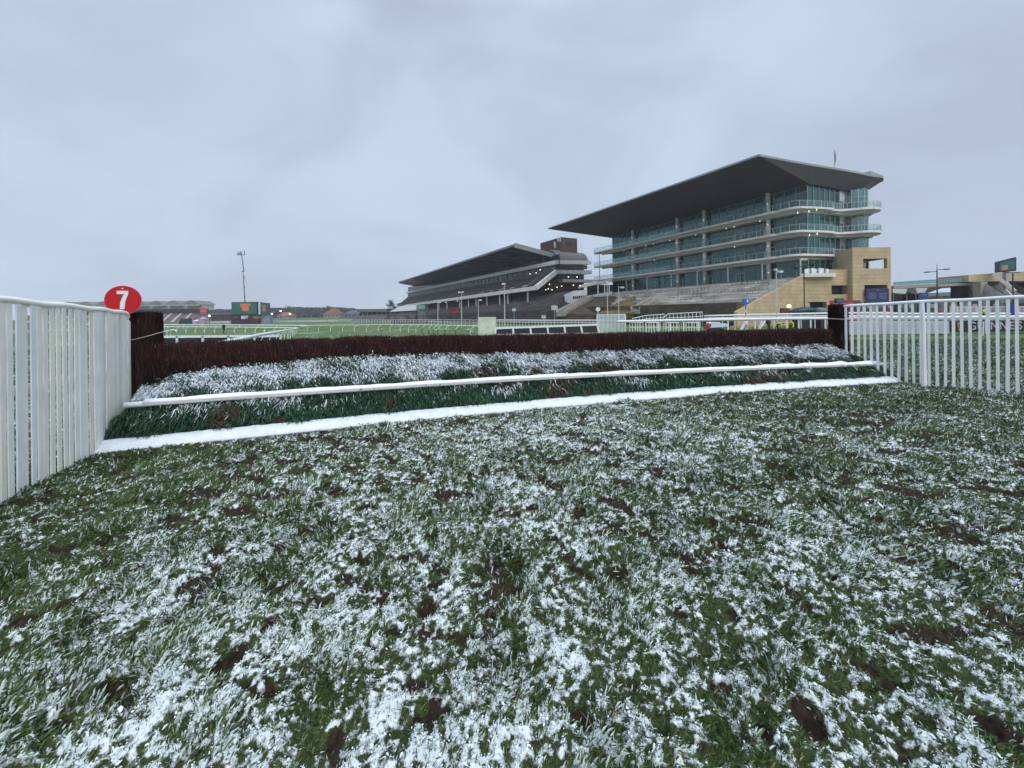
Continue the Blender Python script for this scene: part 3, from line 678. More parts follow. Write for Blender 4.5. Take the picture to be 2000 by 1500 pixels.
for li, h in enumerate(LV):
    if li > 0:
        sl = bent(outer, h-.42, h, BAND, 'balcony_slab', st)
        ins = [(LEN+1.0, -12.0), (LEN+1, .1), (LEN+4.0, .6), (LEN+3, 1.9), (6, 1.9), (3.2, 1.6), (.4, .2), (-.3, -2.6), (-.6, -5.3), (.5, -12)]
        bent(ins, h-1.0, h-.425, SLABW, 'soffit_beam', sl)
        rail_run(edgep, h, sl, 1.6)
        if li > 0:
            z0, z1 = (h-.46, h-.03)
            if li == 1: dd = [(.4, -5.95), (-1.5, -6.0), (-2.0, -8.0), (-3.0, -10.5), (.4, -11)]
            else: dd = disc
            ds = bent(dd, z0, z1, BAND, 'round_balcony_slab', st)
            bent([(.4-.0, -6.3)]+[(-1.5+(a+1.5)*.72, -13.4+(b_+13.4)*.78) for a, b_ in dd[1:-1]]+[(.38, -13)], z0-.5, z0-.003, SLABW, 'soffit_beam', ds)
            rail_run(dd[1:-1], h-.03, ds, 1.0)
    nxt = levels[li+1]; z1 = nxt-1.02 if li < 3 else nxt-.03; z0 = h+.01 if li else h-.3
    # façade glass and mullions
    g_ = MB(); a, b_ = pt(.2, 0, 0), pt(LEN, 0, 0)
    g_.ext([(a.x, a.y, HC+z0), (b_.x, b_.y, HC+z0), (b_.x, b_.y, HC+z1), (a.x, a.y, HC+z1)], Vector((nA.x, nA.y, 0))*-.03)
    if li < 3 or True:
        a, b_ = pt(0, -.02, 0), pt(-.8, -10.2, 0); g_.ext([(a.x, a.y, HC+z0), (b_.x, b_.y, HC+z0), (b_.x, b_.y, HC+z1), (a.x, a.y, HC+z1)], Vector((dA.x, dA.y, 0))*.03)
        a, b_ = pt(LEN, -.02, 0), pt(LEN, -11, 0); g_.ext([(a.x, a.y, HC+z0), (b_.x, b_.y, HC+z0), (b_.x, b_.y, HC+z1), (a.x, a.y, HC+z1)], Vector((dA.x, dA.y, 0))*-.03)
    gw = g_.build('glazing', GL, st)
    m_ = MB(); t = 0
    while t < LEN:
        a = pt(t, .06, z0); m_.bar(a, (a.x, a.y, HC+z1), .07, .12); t += 2.05
    for s_ in (-1.7, -3.4, -5.1, -6.8, -8.5): 
        a = pt(-.08-.08*(-s_)*1.0, s_, z0); m_.bar(a, (a.x, a.y, HC+z1), .07, .10)
    for zz_ in (z0+.05, (z0*.28+z1*.72), z1-.06): a, b_ = pt(.1, .07, zz_), pt(LEN, .07, zz_); m_.bar(a, b_, .06, .08)
    # door frames in pale metal
    if li in (0, 1, 2):
        for t in (4.9+li, 12.5, 20.4, 29, 38, 47):
            for k in (0, 1.0, 2.0): a = pt(t+k, .10, z0); m_.bar(a, (a.x, a.y, HC+z0+2.3), .10, .08, mi=1)
            m_.bar(pt(t, .10, z0+2.3), pt(t+2, .10, z0+2.3), .10, .08, mi=1)
    m_.build('mullions', [MULL, mat('pale_frame', (.55, .57, .56), .5, .05, 2)], gw)
    # interior
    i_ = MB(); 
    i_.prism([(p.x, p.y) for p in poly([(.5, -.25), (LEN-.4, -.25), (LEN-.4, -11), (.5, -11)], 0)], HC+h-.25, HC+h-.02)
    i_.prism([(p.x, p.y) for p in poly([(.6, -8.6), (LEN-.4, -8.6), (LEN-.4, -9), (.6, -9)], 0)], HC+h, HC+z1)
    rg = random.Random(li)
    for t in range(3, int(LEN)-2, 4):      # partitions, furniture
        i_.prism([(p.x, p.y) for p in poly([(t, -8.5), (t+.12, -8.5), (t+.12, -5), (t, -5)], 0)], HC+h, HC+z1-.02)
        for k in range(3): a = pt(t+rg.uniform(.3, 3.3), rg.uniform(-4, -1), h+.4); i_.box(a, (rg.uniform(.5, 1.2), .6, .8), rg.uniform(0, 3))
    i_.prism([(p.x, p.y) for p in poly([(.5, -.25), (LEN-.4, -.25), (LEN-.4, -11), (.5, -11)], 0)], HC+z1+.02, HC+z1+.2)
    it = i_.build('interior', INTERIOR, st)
    if li == 3:
        l_ = MB()
        for t in range(2, int(LEN), 2): a = pt(t, -3.2, z1-.25); l_.box(a, (.28, 1.2, .05), math.atan2(dA.y, dA.x))
        l_.build('ceiling_lights', glow('ceiling_strip', (.8, .9, .6), .45), it)
# round glass tower and stair core at the near end
for li, h in enumerate(LV):
    z1 = levels[li+1]-(.47 if li < 3 else .0); mb = MB(); cc = pt(-1.9, -14.2, 0); ring = [(cc.x+1.95*math.cos(a*math.pi/12), cc.y+1.95*math.sin(a*math.pi/12)) for a in range(24)]
    vs = [(x, y, HC+h+.02) for x, y in ring]+[(x, y, HC+z1) for x, y in ring]; mb.add(vs, [(i, (i+1) % 24, 24+(i+1) % 24, 24+i) for i in range(24)])
    tw = mb.build('round_glazing', glass('tower_glass', (.35, .58, .58), .16, .6, .05), st, smooth=False)
    mb = MB()
    for i in range(0, 24, 2): mb.bar((ring[i][0], ring[i][1], HC+h+.02), (ring[i][0], ring[i][1], HC+z1), .10, .10)
    mb.tube([(x, y, HC+(h+z1)/2+.6) for x, y in ring+ring[:1]], .05, 5); mb.build('mullions', mat('tower_mullion', (.42, .48, .48), .5, .05, 2), tw)
    core = MB(); core.tube([(cc.x, cc.y, HC+h), (cc.x, cc.y, HC+z1)], 1.0, 12); core.build('stair_core', mat('pale_core', (.45, .47, .47), .8, .1, 1), tw)
core_m = mat('pink_white_render', (.52, .49, .48), .8, .08, .5)
mb = MB(); mb.prism([(p.x, p.y) for p in poly([(-.85, -10.3), (5, -10.3), (5, -13.4), (-.85, -13.4)], 0)], HC+6.0, HC+TOP-.05)
cw = mb.build('end_wall', core_m, st)
mb = MB()
for h in LV[1:]:
    for s_ in (-10.9, -12.4): a = pt(-.9, s_, h+1.1); mb.box(a, (.9, .12, 2.1), math.atan2(nA.y, nA.x))
mb.build('door', mat('grey_door', (.12, .12, .13), .6, .1, 2), cw)
mb = MB(); mb.prism([(p.x, p.y) for p in poly([(2.5, -17), (LEN, -15), (LEN, -11.02), (5.02, -11.02), (5.02, -13.45), (2.5, -13.45)], 0)], GZ, HC+TOP-.06); mb.build('rear_wall', mat('rear_cladding', (.18, .17, .16), .8, .1, .5), st)
# columns in front of the glass
CM = mat('column_concrete', (.56, .56, .53), .7, .12, 1.2)
for px in (1236, 1323, 1376, 1501):
    t = t_of(px, 500, .9); mb = MB(); a = pt(t, .9, 0); mb.tube([(a.x, a.y, HC+5.2), (a.x, a.y, HC+26.2)], .42, 14); cl = mb.build('column', CM, st, smooth=True)
    mb = MB()
    for h in (8.0, 13.6, 18.1, 22.4): b_ = pt(t-.2, 1.38, h); mb.ball(b_, .12, 6)
    mb.build('uplight', glow('column_uplight', (1, .93, .75), 1.0), cl)
for px in (1223, 1264, 1311, 1362, 1422, 1489, 1564):
    t = t_of(px, 560, 2.5); mb = MB(); a = pt(t, 2.5, 0); mb.tube([(a.x, a.y, HC+5.4), (a.x, a.y, HC+10.0)], .13, 8); mb.bar((a.x, a.y, HC+9.85), pt(t, .3, 9.95), .25, .35); mb.build('slender_column', mat('white_column', (.5, .52, .5), .5, .06, 2), st, smooth=False)
mb = MB(); a = pt(LEN+4.6, 1.6, 0); mb.tube([(a.x, a.y, HC+10.9), (a.x, a.y, HC+19.8)], .12, 8); mb.tube([(a.x, a.y, GZ), (a.x, a.y, HC+10.6)], .12, 8); mb.build('slender_column', MATS['white_column'], st)
# lamps under the balconies
for px, py, h in [(1219, 487, 20.2), (1261, 478, 20.2), (1276, 478, 20.2), (1308, 467, 20.2), (1359, 457, 20.2), (1418, 443, 20.2), (1434, 444, 20.2), (1484, 427, 20.2), (1558, 412, 20.2), (1575, 414, 20.2), (1590, 412, 20.2), (1435, 484, 15.6), (1576, 459, 15.6), (1591, 458, 15.6), (1278, 511, 15.6), (1182, 495, 20.2)]:
    t = t_of(px, py, 1.5); a = pt(t, 1.5 if px < 1570 else .6, h-1.15); mb = MB(); mb.ball(a, .085, 6); mb.bar(a, a+Vector((0, 0, .3)), .05, .05); mb.build('lamp', LAMP, st)
# terrace steps falling away from the building
def terr(t0, t1, s0, h0, s1, h1, nstep, name, m, parent, side=0):
    mb = MB(); A, B_ = [], []
    prof = [(s0, h0)]
    for i in range(nstep):
        s_ = s0+(s1-s0)*(i+1)/nstep; prof += [(s_, h0+(h1-h0)*i/nstep), (s_, h0+(h1-h0)*(i+1)/nstep)]
    prof += [(s1, GZ-HC-.3), (s0, GZ-HC-.3)]
    k = len(prof); vs = [pt(t0, a, b_) for a, b_ in prof]+[pt(t1, a, b_) for a, b_ in prof]
    mb.add(vs, [tuple(range(k)), tuple(range(2*k-1, k-1, -1))]+[(i, (i+1) % k, k+(i+1) % k, k+i) for i in range(k)]); return mb.build(name, m, parent)
bent([(-.1, -.3), (LEN+5, -.3), (LEN+5, 3.4), (-.1, 3.4)], 5.2, 6.45, CONC, 'concourse_slab', st)
terr(-.1, LEN+2, 3.42, 6.2, 15.5, 1.6, 12, 'terrace_steps', mat('pale_terrace', (.50, .475, .415), .9, .22, .25), st)
bk = terr(-.1, LEN-9, 15.52, 1.5, 22.5, -1.6, 1, 'bank', OLIVE, st)
mb = MB(); mb.add([pt(-.1, 15.52, 1.45), pt(LEN-12, 15.52, 1.45), pt(LEN-12, 23.2, -1.9), pt(-.1, 23.2, -1.9)], [(0, 1, 2, 3)]); mb.build('turf_slope', OLIVE, bk)
# low pale walls between the terrace rows
for r_ in (1, 4, 7, 10):
    s_ = 3.42+r_*1.0067+.55; h = 6.2-4.6*(r_+1)/12; mb = MB(); mb.bar(pt(1.5, s_, h+.25), pt(LEN-1.5, s_, h+.25), .3, .55); mb.build('low_wall', mat('pale_wall', (.74, .71, .65), .85, .25, .35), st)
# crush barriers
rg = random.Random(5)
for i in range(80):
    row = rg.choice([0, 2, 4, 6, 8, 10]); s_ = 3.9+row*1.0067; h = 6.2-4.6*(row)/12-.38; t = rg.uniform(1, LEN-1); w_ = rg.uniform(1.6, 2.6); mb = MB()
    for k in (0, .5, 1): a = pt(t+w_*k, s_, h); mb.bar(a, a+Vector((0, 0, 1.1)), .05, .05)
    mb.bar(pt(t, s_, h+1.1), pt(t+w_, s_, h+1.1), .06, .06); mb.bar(pt(t, s_, h+.6), pt(t+w_, s_, h+.6), .05, .05); mb.build('crush_barrier', mat('barrier_metal', (.10, .11, .11), .5, .1, 2), st)
# light stair flights crossing the bank
def stair(a, b_, w_, parent, m=CONC, steps=14):
    a, b_ = Vector(a), Vector(b_); d = b_-a; hd_ = Vector((d.x, d.y, 0)); side = Vector((-hd_.y, hd_.x, 0)).normalized()*w_/2; mb = MB()
    for i in range(steps):
        p = a+d*(i/steps); q = a+d*((i+1)/steps); mb.prism([(p.x-side.x, p.y-side.y), (q.x-side.x, q.y-side.y), (q.x+side.x, q.y+side.y), (p.x+side.x, p.y+side.y)], max(p.z, q.z)-1.0, max(p.z, q.z))
    s_ = mb.build('stair_flight', m, parent); mb = MB()
    for sg in (-1, 1):
        mb.bar(a+side*sg+Vector((0, 0, .45)), b_+side*sg+Vector((0, 0, .45)), .12, .6)
    mb.build('parapet', mat('stair_parapet', (.40, .38, .34), .8, .1, 1), s_); return s_
stair(PL(1240, 606, F1+nA*23, dA), PL(1278, 585, F1+nA*15, dA), 2.2, st)
mb = MB(); a = PL(1237, 590, F1+nA*17, dA); b_ = PL(1262, 590, F1+nA*17, dA); mb.bar(a, b_, 3, .5); mb.build('landing', CONC, st)
# ochre grass slope at the far end of the terrace
mb = MB(); q = [PL(1168, 612, F1+nA*24, dA), PL(1236, 612, F1+nA*24, dA), PL(1241, 577, F1+nA*14.5, dA), PL(1208, 590, F1+nA*16, dA)]
mb.ext(q, (.2, .3, -1.2)); mb.build('bank', OCHRE, st)
# stone side wall, block and tower at the near end
sw = MB(); prof = [(23.4, GZ-HC-.3), (23.4, -.1), (3.6, 6.55), (1.2, 6.7), (1.2, GZ-HC-.3)]
sw.ext([pt(-.15, a, b_) for a, b_ in prof], Vector((dA.x, dA.y, 0))*-.6); wl = sw.build('stone_side_wall', STONE, st)
def holed(name, O, u, W, H0, H1, holes_, th, m, parent):
    """wall from O along u, width W, heights H0..H1 (absolute z); holes = (u0,u1,z0,z1)"""
    O = Vector((O[0], O[1], 0)); u = Vector((u[0], u[1], 0)).normalized(); nrm = Vector((-u.y, u.x, 0))
    if nrm.y < 0: nrm = -nrm
    us_ = sorted({0, W}|{h[0] for h in holes_}|{h[1] for h in holes_}); zs_ = sorted({H0, H1}|{h[2] for h in holes_}|{h[3] for h in holes_}); mb = MB()
    us_ = [k for k in us_ if 0 <= k <= W]; zs_ = [k for k in zs_ if H0 <= k <= H1]
    idx = {}
    def v(i, j, k):
        if (i, j, k) not in idx:
            p = O+u*us_[i]+nrm*(th*k); idx[(i, j, k)] = len(mb.v); mb.v.append((p.x, p.y, zs_[j]))
        return idx[(i, j, k)]
    def solid(i, j):
        if i < 0 or j < 0 or i >= len(us_)-1 or j >= len(zs_)-1: return False
        cu = (us_[i]+us_[i+1])/2; cz = (zs_[j]+zs_[j+1])/2; return not any(h[0] < cu < h[1] and h[2] < cz < h[3] for h in holes_)
    def F(*f): mb.f.append(f); mb.m.append(0)
    for i in range(len(us_)-1):
        for j in range(len(zs_)-1):
            if not solid(i, j): continue
            F(v(i, j, 0), v(i+1, j, 0), v(i+1, j+1, 0), v(i, j+1, 0)); F(v(i, j, 1), v(i, j+1, 1), v(i+1, j+1, 1), v(i+1, j, 1))
            if not solid(i-1, j): F(v(i, j, 0), v(i, j+1, 0), v(i, j+1, 1), v(i, j, 1))
            if not solid(i+1, j): F(v(i+1, j, 0), v(i+1, j, 1), v(i+1, j+1, 1), v(i+1, j+1, 0))
            if not solid(i, j-1): F(v(i, j, 0), v(i, j, 1), v(i+1, j, 1), v(i+1, j, 0))
            if not solid(i, j+1): F(v(i, j+1, 0), v(i+1, j+1, 0), v(i+1, j+1, 1), v(i, j+1, 1))
    return mb.build(name, m, parent)
zB = 73.4
def X_(px, py=560, z=zB): return P(px, py, z).x
def Z_(py, px=1650, z=zB): return P(px, py, z).z
x0 = X_(1571); W = X_(1667)-x0
bl = holed('stone_block', (x0, zB), (1, 0), W, GZ-.3, Z_(526), [(X_(1624)-x0, X_(1668)+2-x0-.9, Z_(575), Z_(557)), (X_(1573)-x0, X_(1614)-x0, GZ-.31, Z_(589)), (-1, X_(1618)-x0, Z_(541), 99), (0, X_(1618)-x0, Z_(541), Z_(526))], 1.0, STONE, st)
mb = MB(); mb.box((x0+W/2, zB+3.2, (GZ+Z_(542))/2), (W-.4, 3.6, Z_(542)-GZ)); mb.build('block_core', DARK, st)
# curved drinks balcony beside the block
mb = MB(); c0 = P(1597, 540, 73); ring = [(c0.x+3.4*math.cos(a), c0.y+1.0*math.sin(a)-.0) for a in [math.pi+math.pi*i/10 for i in range(11)]]
mb.prism(ring, Z_(541), Z_(534)); mb.build('round_balcony_slab', BAND, st)
mb = MB()
for k in range(10): mb.box((X_(1572+k*4.7), 73.3+.25*(k % 3), Z_(534)+.5), (.4, .4, random.uniform(.7, 1.2)))
mb.build('white_tables', WHITE, st)
T0 = 72.4; xa = P(1665, 500, T0).x; xb = P(1743, 520, T0).x
zt = lambda py: P(1705, py, T0).z
xt = lambda px, py=520: P(px, py, T0).x
hl = [(xt(1686)-xa, xt(1733)-xa, zt(524.5), zt(505)), (xt(1688)-xa, xt(1733)-xa, zt(578), zt(556.5))]
tw = holed('stone_tower', (xa, T0), (1, 0), xb-xa-.5, GZ-.3, zt(483), hl, .7, STONE, st)
hb = [(1.0, xb-xa-1.2, zt(524), zt(506))]
holed('tower_rear_wall', (xa+.3, T0+4.2), (1, 0), xb-xa-.8, GZ-.3, zt(484), [(1.4, xb-xa-.9, zt(529), zt(507.5))], .6, STONE, st)
def side_wall(x, z0, z1, cut):
    mb = MB(); 
    mb.box((x, T0+2.45, (GZ+z0)/2), (.6, 3.45, z0-GZ)); mb.box((x, T0+2.45, (z1+zt(484))/2), (.6, 3.45, zt(484)-z1)); mb.build('tower_side_wall', STONE, st)
side_wall(xa+.35, zt(525), zt(524.9), 0); side_wall(xb-.75, zt(525), zt(505), 0)
mb = MB(); rr = [(xb-.55+.55*math.sin(a), T0+.55-.55*math.cos(a)) for a in [i*math.pi/12 for i in range(7)]]
rr = [(xb-.503, T0+.003)]+[(xb-.5+.55*math.sin(i*math.pi/16), T0+.6-.597*math.cos(i*math.pi/16)) for i in range(1, 9)]+[(xb-.503, T0+.69)]
mb.prism(rr, GZ-.3, zt(483)); mb.build('rounded_corner', STONE, st)
mb = MB(); mb.box(((xa+xb)/2-.2, T0+2.45, zt(528)), (xb-xa-2.2, 3.4, .4)); mb.box(((xa+xb)/2-.2, T0+2.45, zt(499)), (xb-xa-2.2, 3.4, .5)); mb.box(((xa+xb)/2-.2, T0+3.3, (GZ+zt(552))/2), (xb-xa-2.2, .3, zt(552)-GZ)); mb.build('tower_floor', mat('tower_floor_dark', (.06, .05, .045), .8, .1, 1), st)
# big navy board hung on the tower
mb = MB(); a = P(1692, 590, 71.9); b_ = P(1736, 563, 71.9); nb = thing('banner', 'large navy banner with two pale blocks of text on the sandstone tower', 'banner', (a.x, 71.9, a.z))
mb.box(((a.x+b_.x)/2, 71.95, (a.z+b_.z)/2), (b_.x-a.x, .12, b_.z-a.z)); mb.build('board', NAVY, nb)
mb = MB(); rg = random.Random(2)
for cx_ in (.27, .73):
    for r_ in range(4):
        w_ = (.34-.06*(r_ % 2))*(b_.x-a.x); mb.box((a.x+(b_.x-a.x)*cx_, 71.875, a.z+(b_.z-a.z)*(.62-r_*.12)), (w_, .02, .16))
mb.box((a.x+(b_.x-a.x)*.5, 71.875, a.z+(b_.z-a.z)*.9), (.5, .02, .2)); mb.build('faint_lettering', mat('pale_blue_print', (.13, .16, .28), .6, .3, 6), nb)
# ================= old grandstand =================
O2 = Vector((.7, 133.0)); dB = Vector((-.5, .866)).normalized(); nB = Vector((-dB.y, dB.x)); nB = nB if nB.x < 0 else -nB
def Q(px, py, s=0.0): return PL(px, py, O2+nB*s, dB)
og = thing('grandstand', 'older long grandstand with dark sloping roof, pale balcony bands and brick box on top', 'grandstand', (0, 140, -1))
UND = mat('green_grey_soffit', (.055, .065, .062), .7, .15, .1)
inn = Vector((-nB.x, -nB.y, 0))
A, B_ = Q(1005, 478), Q(779, 551)
Cc, D_ = PL(812, 561, O2-nB*17, dB), PL(1082, 497, O2-nB*17, dB)
Dt = D_.copy(); Dt.z += 0
mb = MB(); up = Vector((0, 0, .7))
mb.ext([A, B_, Vector((Cc.x, Cc.y, B_.z-.6)), Vector((D_.x, D_.y, A.z-2.4))], (0, 0, -.35)); rf = mb.build('roof', UND, og)
mb = MB(); mb.bar(A+Vector((0, 0, -.1)), B_+Vector((0, 0, -.1)), .5, .7); mb.bar(A+Vector((0, 0, -.2)), Vector((D_.x, D_.y, A.z-2.6)), .6, 1.6); mb.build('fascia', mat('weathered_fascia', (.24, .26, .25), .7, .15, .3), rf)
mb = MB()
for i in range(34):
    f = i/33; p = A.lerp(B_, f); q = Vector((D_.x, D_.y, A.z-2.4)).lerp(Vector((Cc.x, Cc.y, B_.z-.6)), f); mb.bar(p+Vector((0, 0, -.6)), q+Vector((0, 0, -.6)), .25, .5)
for k in (.3, .6): mb.bar(A.lerp(Vector((D_.x, D_.y, A.z-2.4)), k)+Vector((0, 0, -.55)), B_.lerp(Vector((Cc.x, Cc.y, B_.z-.6)), k)+Vector((0, 0, -.55)), .3, .3)
mb.build('roof_rafters', mat('dark_rafters', (.075, .085, .08), .7, .1, .5), rf)
mb = MB()     # translucent louvres at the far tip
for i in range(6):
    f = .80+.036*i; p = A.lerp(B_, f)+Vector((0, 0, -1.0)); q = p+inn*9+Vector((0, 0, -1.0)); mb.bar(p, q, 1.6, .2)
mb.build('louvre', mat('yellowed_louvre', (.62, .58, .38), .6, .1, .5), rf)
# brick box and barrel glazing
def blockpx(pxl, pyl_t, pxr, pyr_t, pyb, s, depth, m, name, parent):
    a = Q(pxl, pyl_t, s); b_ = Q(pxr, pyr_t, s); zb = Q(pxr, pyb, s).z; mb = MB()
    mb.ext([(a.x, a.y, zb), (b_.x, b_.y, zb), (b_.x, b_.y, b_.z), (a.x, a.y, a.z)], inn*depth); return mb.build(name, m, parent)
eB = inn            # direction of the end façade
def E(px, py, t=0.0):   # pixel ray meets the end façade plane
    o = O2+dB*t; return PL(px, py, o, Vector((inn.x, inn.y)))
bt = 3.0
def endbox(px0, px1, pt_, pb, t, depth, m, name, parent, pt2=None):
    a, b_ = E(px0, pt_, t), E(px1, pt2 if pt2 else pt_, t); zb = min(E(px0, pb, t).z, E(px1, pb, t).z); mb = MB()
    mb.ext([(a.x, a.y, zb), (b_.x, b_.y, zb), (b_.x, b_.y, b_.z), (a.x, a.y, a.z)], Vector((dB.x, dB.y, 0))*depth); return mb.build(name, m, parent)
bx = endbox(1096, 1127, 463, 492, 2, 14, BRICK, 'brick_plant_room', og, 466)
mb = MB(); a, b_ = E(1106, 472, 1.9), E(1117, 480, 1.9); mb.ext([(a.x, a.y, b_.z), (b_.x, b_.y, b_.z), (b_.x, b_.y, a.z), (a.x, a.y, a.z)], Vector((dB.x, dB.y, 0))*.1); mb.build('louvre_panel', mat('dark_brick_panel', (.035, .02, .02), .8, .2, 3), bx)
mb = MB()
for px, y0, y1 in ((1090, 461, 472), (1094, 461, 472), (1083, 472, 480), (1084, 476, 484), (1128, 462, 488), (1134, 475, 490), (1137, 473, 490)):
    a = E(px, y0, 1.0); b_ = E(px, y1, 1.0); mb.bar(a, b_, .35 if px < 1100 else .1, .35 if px < 1100 else .1)
mb.build('aerial', mat('pale_aerial', (.5, .5, .5), .5, .1, 2), bx)
# barrel vault glazing
mb = MB(); N_ = 9; a, b_ = E(1088, 508, 0), E(1148, 511, 0); top = E(1100, 487, 0).z; vs = []
for i in range(N_+1):
    an = math.pi/2*i/N_; off = Vector((dB.x, dB.y, 0))*(4.2*(1-math.cos(an))); h = a.z+(top-a.z)*math.sin(an)
    vs.append((a.x+off.x, a.y+off.y, h)); vs.append((b_.x+off.x, b_.y+off.y, h))
mb.add(vs, [(2*i, 2*i+1, 2*i+3, 2*i+2) for i in range(N_)]); bv = mb.build('barrel_glazing', mat('bronze_glass', (.12, .105, .085), .25, .3, .6), og)
mb = MB()
for k in range(16):
    f = k/15; pts = [Vector(vs[2*i]).lerp(Vector(vs[2*i+1]), f)-Vector((dB.x, dB.y, 0))*.08 for i in range(N_+1)]; mb.tube(pts, .09, 4)
mb.build('glazing_bars', STEEL, bv)
# end wall: brick with pale balcony bands
ew = endbox(1075, 1140, 508, 570, 1.5, 18, BRICK, 'brick_end_wall', og)
for (y0, y1, xl, xr, yl) in ((508, 517, 1085, 1155, 0), (527, 536, 1085, 1156, 0), (545, 552, 1100, 1160, 0)):
    a, b_ = E(xl, y0, -1.5), E(xr, y0+1, -1.5); th = E(xl, y0, -1.5).z-E(xl, y1-1.5, -1.5).z; mb = MB(); mb.ext([a, b_, b_-Vector((0, 0, th)), a-Vector((0, 0, th))], Vector((dB.x, dB.y, 0))*3.2); w1 = mb.build('balcony_band', BAND, og)
    mb = MB()
    for k in range(14): p = a.lerp(b_, k/13); mb.bar(p, p+Vector((0, 0, 1.1)), .06, .06)
    mb.bar(a+Vector((0, 0, 1.1)), b_+Vector((0, 0, 1.1)), .07, .07); mb.build('balustrade', STEEL, w1)
for (x, y0, y1) in ((1138, 518, 526), (1086, 518, 526), (1090, 537, 545), (1112, 537, 545)):
    a = E(x, y0, 1.3); b_ = E(x+9, y1, 1.3); mb = MB(); mb.ext([(a.x, a.y, b_.z), (b_.x, b_.y, b_.z), (b_.x, b_.y, a.z), (a.x, a.y, a.z)], Vector((dB.x, dB.y, 0))*.15); mb.build('window', mat('old_window', (.05, .065, .06), .2, .2, 1), ew)
# long bands on the track side
def band(p0, p1, s, th, m, name, depth=1.2):
    a, b_ = Q(p0[0], p0[1], s), Q(p1[0], p1[1], s); mb = MB(); mb.ext([a, b_, b_-Vector((0, 0, th)), a-Vector((0, 0, th))], inn*depth); return mb.build(name, m, og), a, b_
b1, a1, e1 = band((1086, 508), (793, 570), -12, 1.35, BAND, 'balcony_band')
a, b_ = Q(1092, 500, -16), Q(797, 553, -16); mb = MB(); a.z = A.z-2.75; b_.z = B_.z-.9; mb.ext([a, b_, (b_.x, b_.y, e1.z-2.5), (a.x, a.y, a1.z-2.5)], inn*.3); gl = mb.build('upper_glazing', mat('dark_smoked_glass', (.02, .026, .028), .15, .3, .1), og)
mb = MB()
for k in range(44):
    f = k/43; p = a.lerp(b_, f)-inn*.1; q_ = Vector((p.x, p.y, (a1.z-2.4)*(1-f)+(e1.z-2.4)*f)); mb.bar(p, q_, .12, .12)
mb.build('glazing_bars', mat('dark_bars', (.09, .09, .09), .6, .1, 1), gl)
# windows row under band, then seating tier
a2, e2 = Q(1086, 516, -13), Q(797, 575, -13); mb = MB(); a3 = Vector((a2.x, a2.y, a1.z-1.3)); e3 = Vector((e2.x, e2.y, e1.z-1.3)); mb.ext([a3, e3, e3-Vector((0, 0, 3.2)), a3-Vector((0, 0, 3.2))], inn*.4); wb = mb.build('window_band', mat('dim_window_band', (.045, .042, .04), .3, .3, .3), og)
mb = MB()
for k in range(46):
    f = k/45; p = a3.lerp(e3, f)-inn*.12; mb.bar(p+Vector((0, 0, -.1)), p-Vector((0, 0, 2.4)), .22, .12)
    if k % 2 == 0 and k < 40: mb.box((p.x+dB.x*1.2, p.y+dB.y*1.2, p.z-1.3), (1.3, .1, 1.0), math.atan2(dB.y, dB.x), mi=1)
mb.bar(a3-inn*.12, e3-inn*.12, .1, .3); mb.build('window_frames', [mat('grey_frame', (.15, .145, .135), .7, .1, 1), mat('pale_blind', (.16, .16, .15), .7, .2, 1)], wb)
f0, f1 = Q(1046, 562, -1), Q(775, 599, -1)
mb = MB(); ns = 14; hi0 = Vector((a3.x, a3.y, a3.z-2.9)); hi1 = Vector((e3.x, e3.y, e3.z-2.9)); hi0 = hi0-Vector((dB.x, dB.y, 0))*0; lo0 = Vector((f0.x, f0.y, f0.z)); lo1 = Vector((f1.x, f1.y, f1.z))
for i in range(ns):
    u0, u1 = i/ns, (i+1)/ns; p0, p1 = hi0.lerp(lo0, u0), hi1.lerp(lo1, u0); q0, q1 = hi0.lerp(lo0, u1), hi1.lerp(lo1, u1)
    mb.add([p0, p1, (q1.x, q1.y, p1.z), (q0.x, q0.y, p0.z), q1, q0], [(0, 1, 2, 3), (3, 2, 4, 5)])
mb.build('seating_tier', mat('grey_brown_seating', (.078, .068, .062), .9, .25, .5), og)
mb = MB()
for k in range(10):
    f = .04+k*.1; p, q_ = hi0.lerp(hi1, f), lo0.lerp(lo1, f-.0); mb.bar(p+Vector((0, 0, .15)), q_+Vector((0, 0, .25)), .5, .3)
mb.build('tier_aisle', mat('aisle_concrete', (.15, .14, .13), .9, .1, 1), og)
mb = MB(); rg = random.Random(3)
for k in range(5):
    f = .05+k*.045; p, q_ = hi0.lerp(hi1, f), lo0.lerp(lo1, f); c_ = p.lerp(q_, .92)+Vector((0, 0, .7)); mb.bar(c_, c_-inn*-2+Vector((0, 0, .5)), .5, .1)
mb.build('white_screens', WHITE, og)
mb = MB(); mb.ext([f0+Vector((0, 0, .55)), f1+Vector((0, 0, .55)), f1-Vector((0, 0, .75)), f0-Vector((0, 0, .75))], inn*.5-inn*.9); fa = mb.build('lower_fascia', BAND, og)
mb = MB(); u_ = Q(1086, 531, -11.5); mb.bar(f0+Vector((0, 0, -.1)), u_, .8, 1.5); mb.build('raked_parapet', BAND, og)
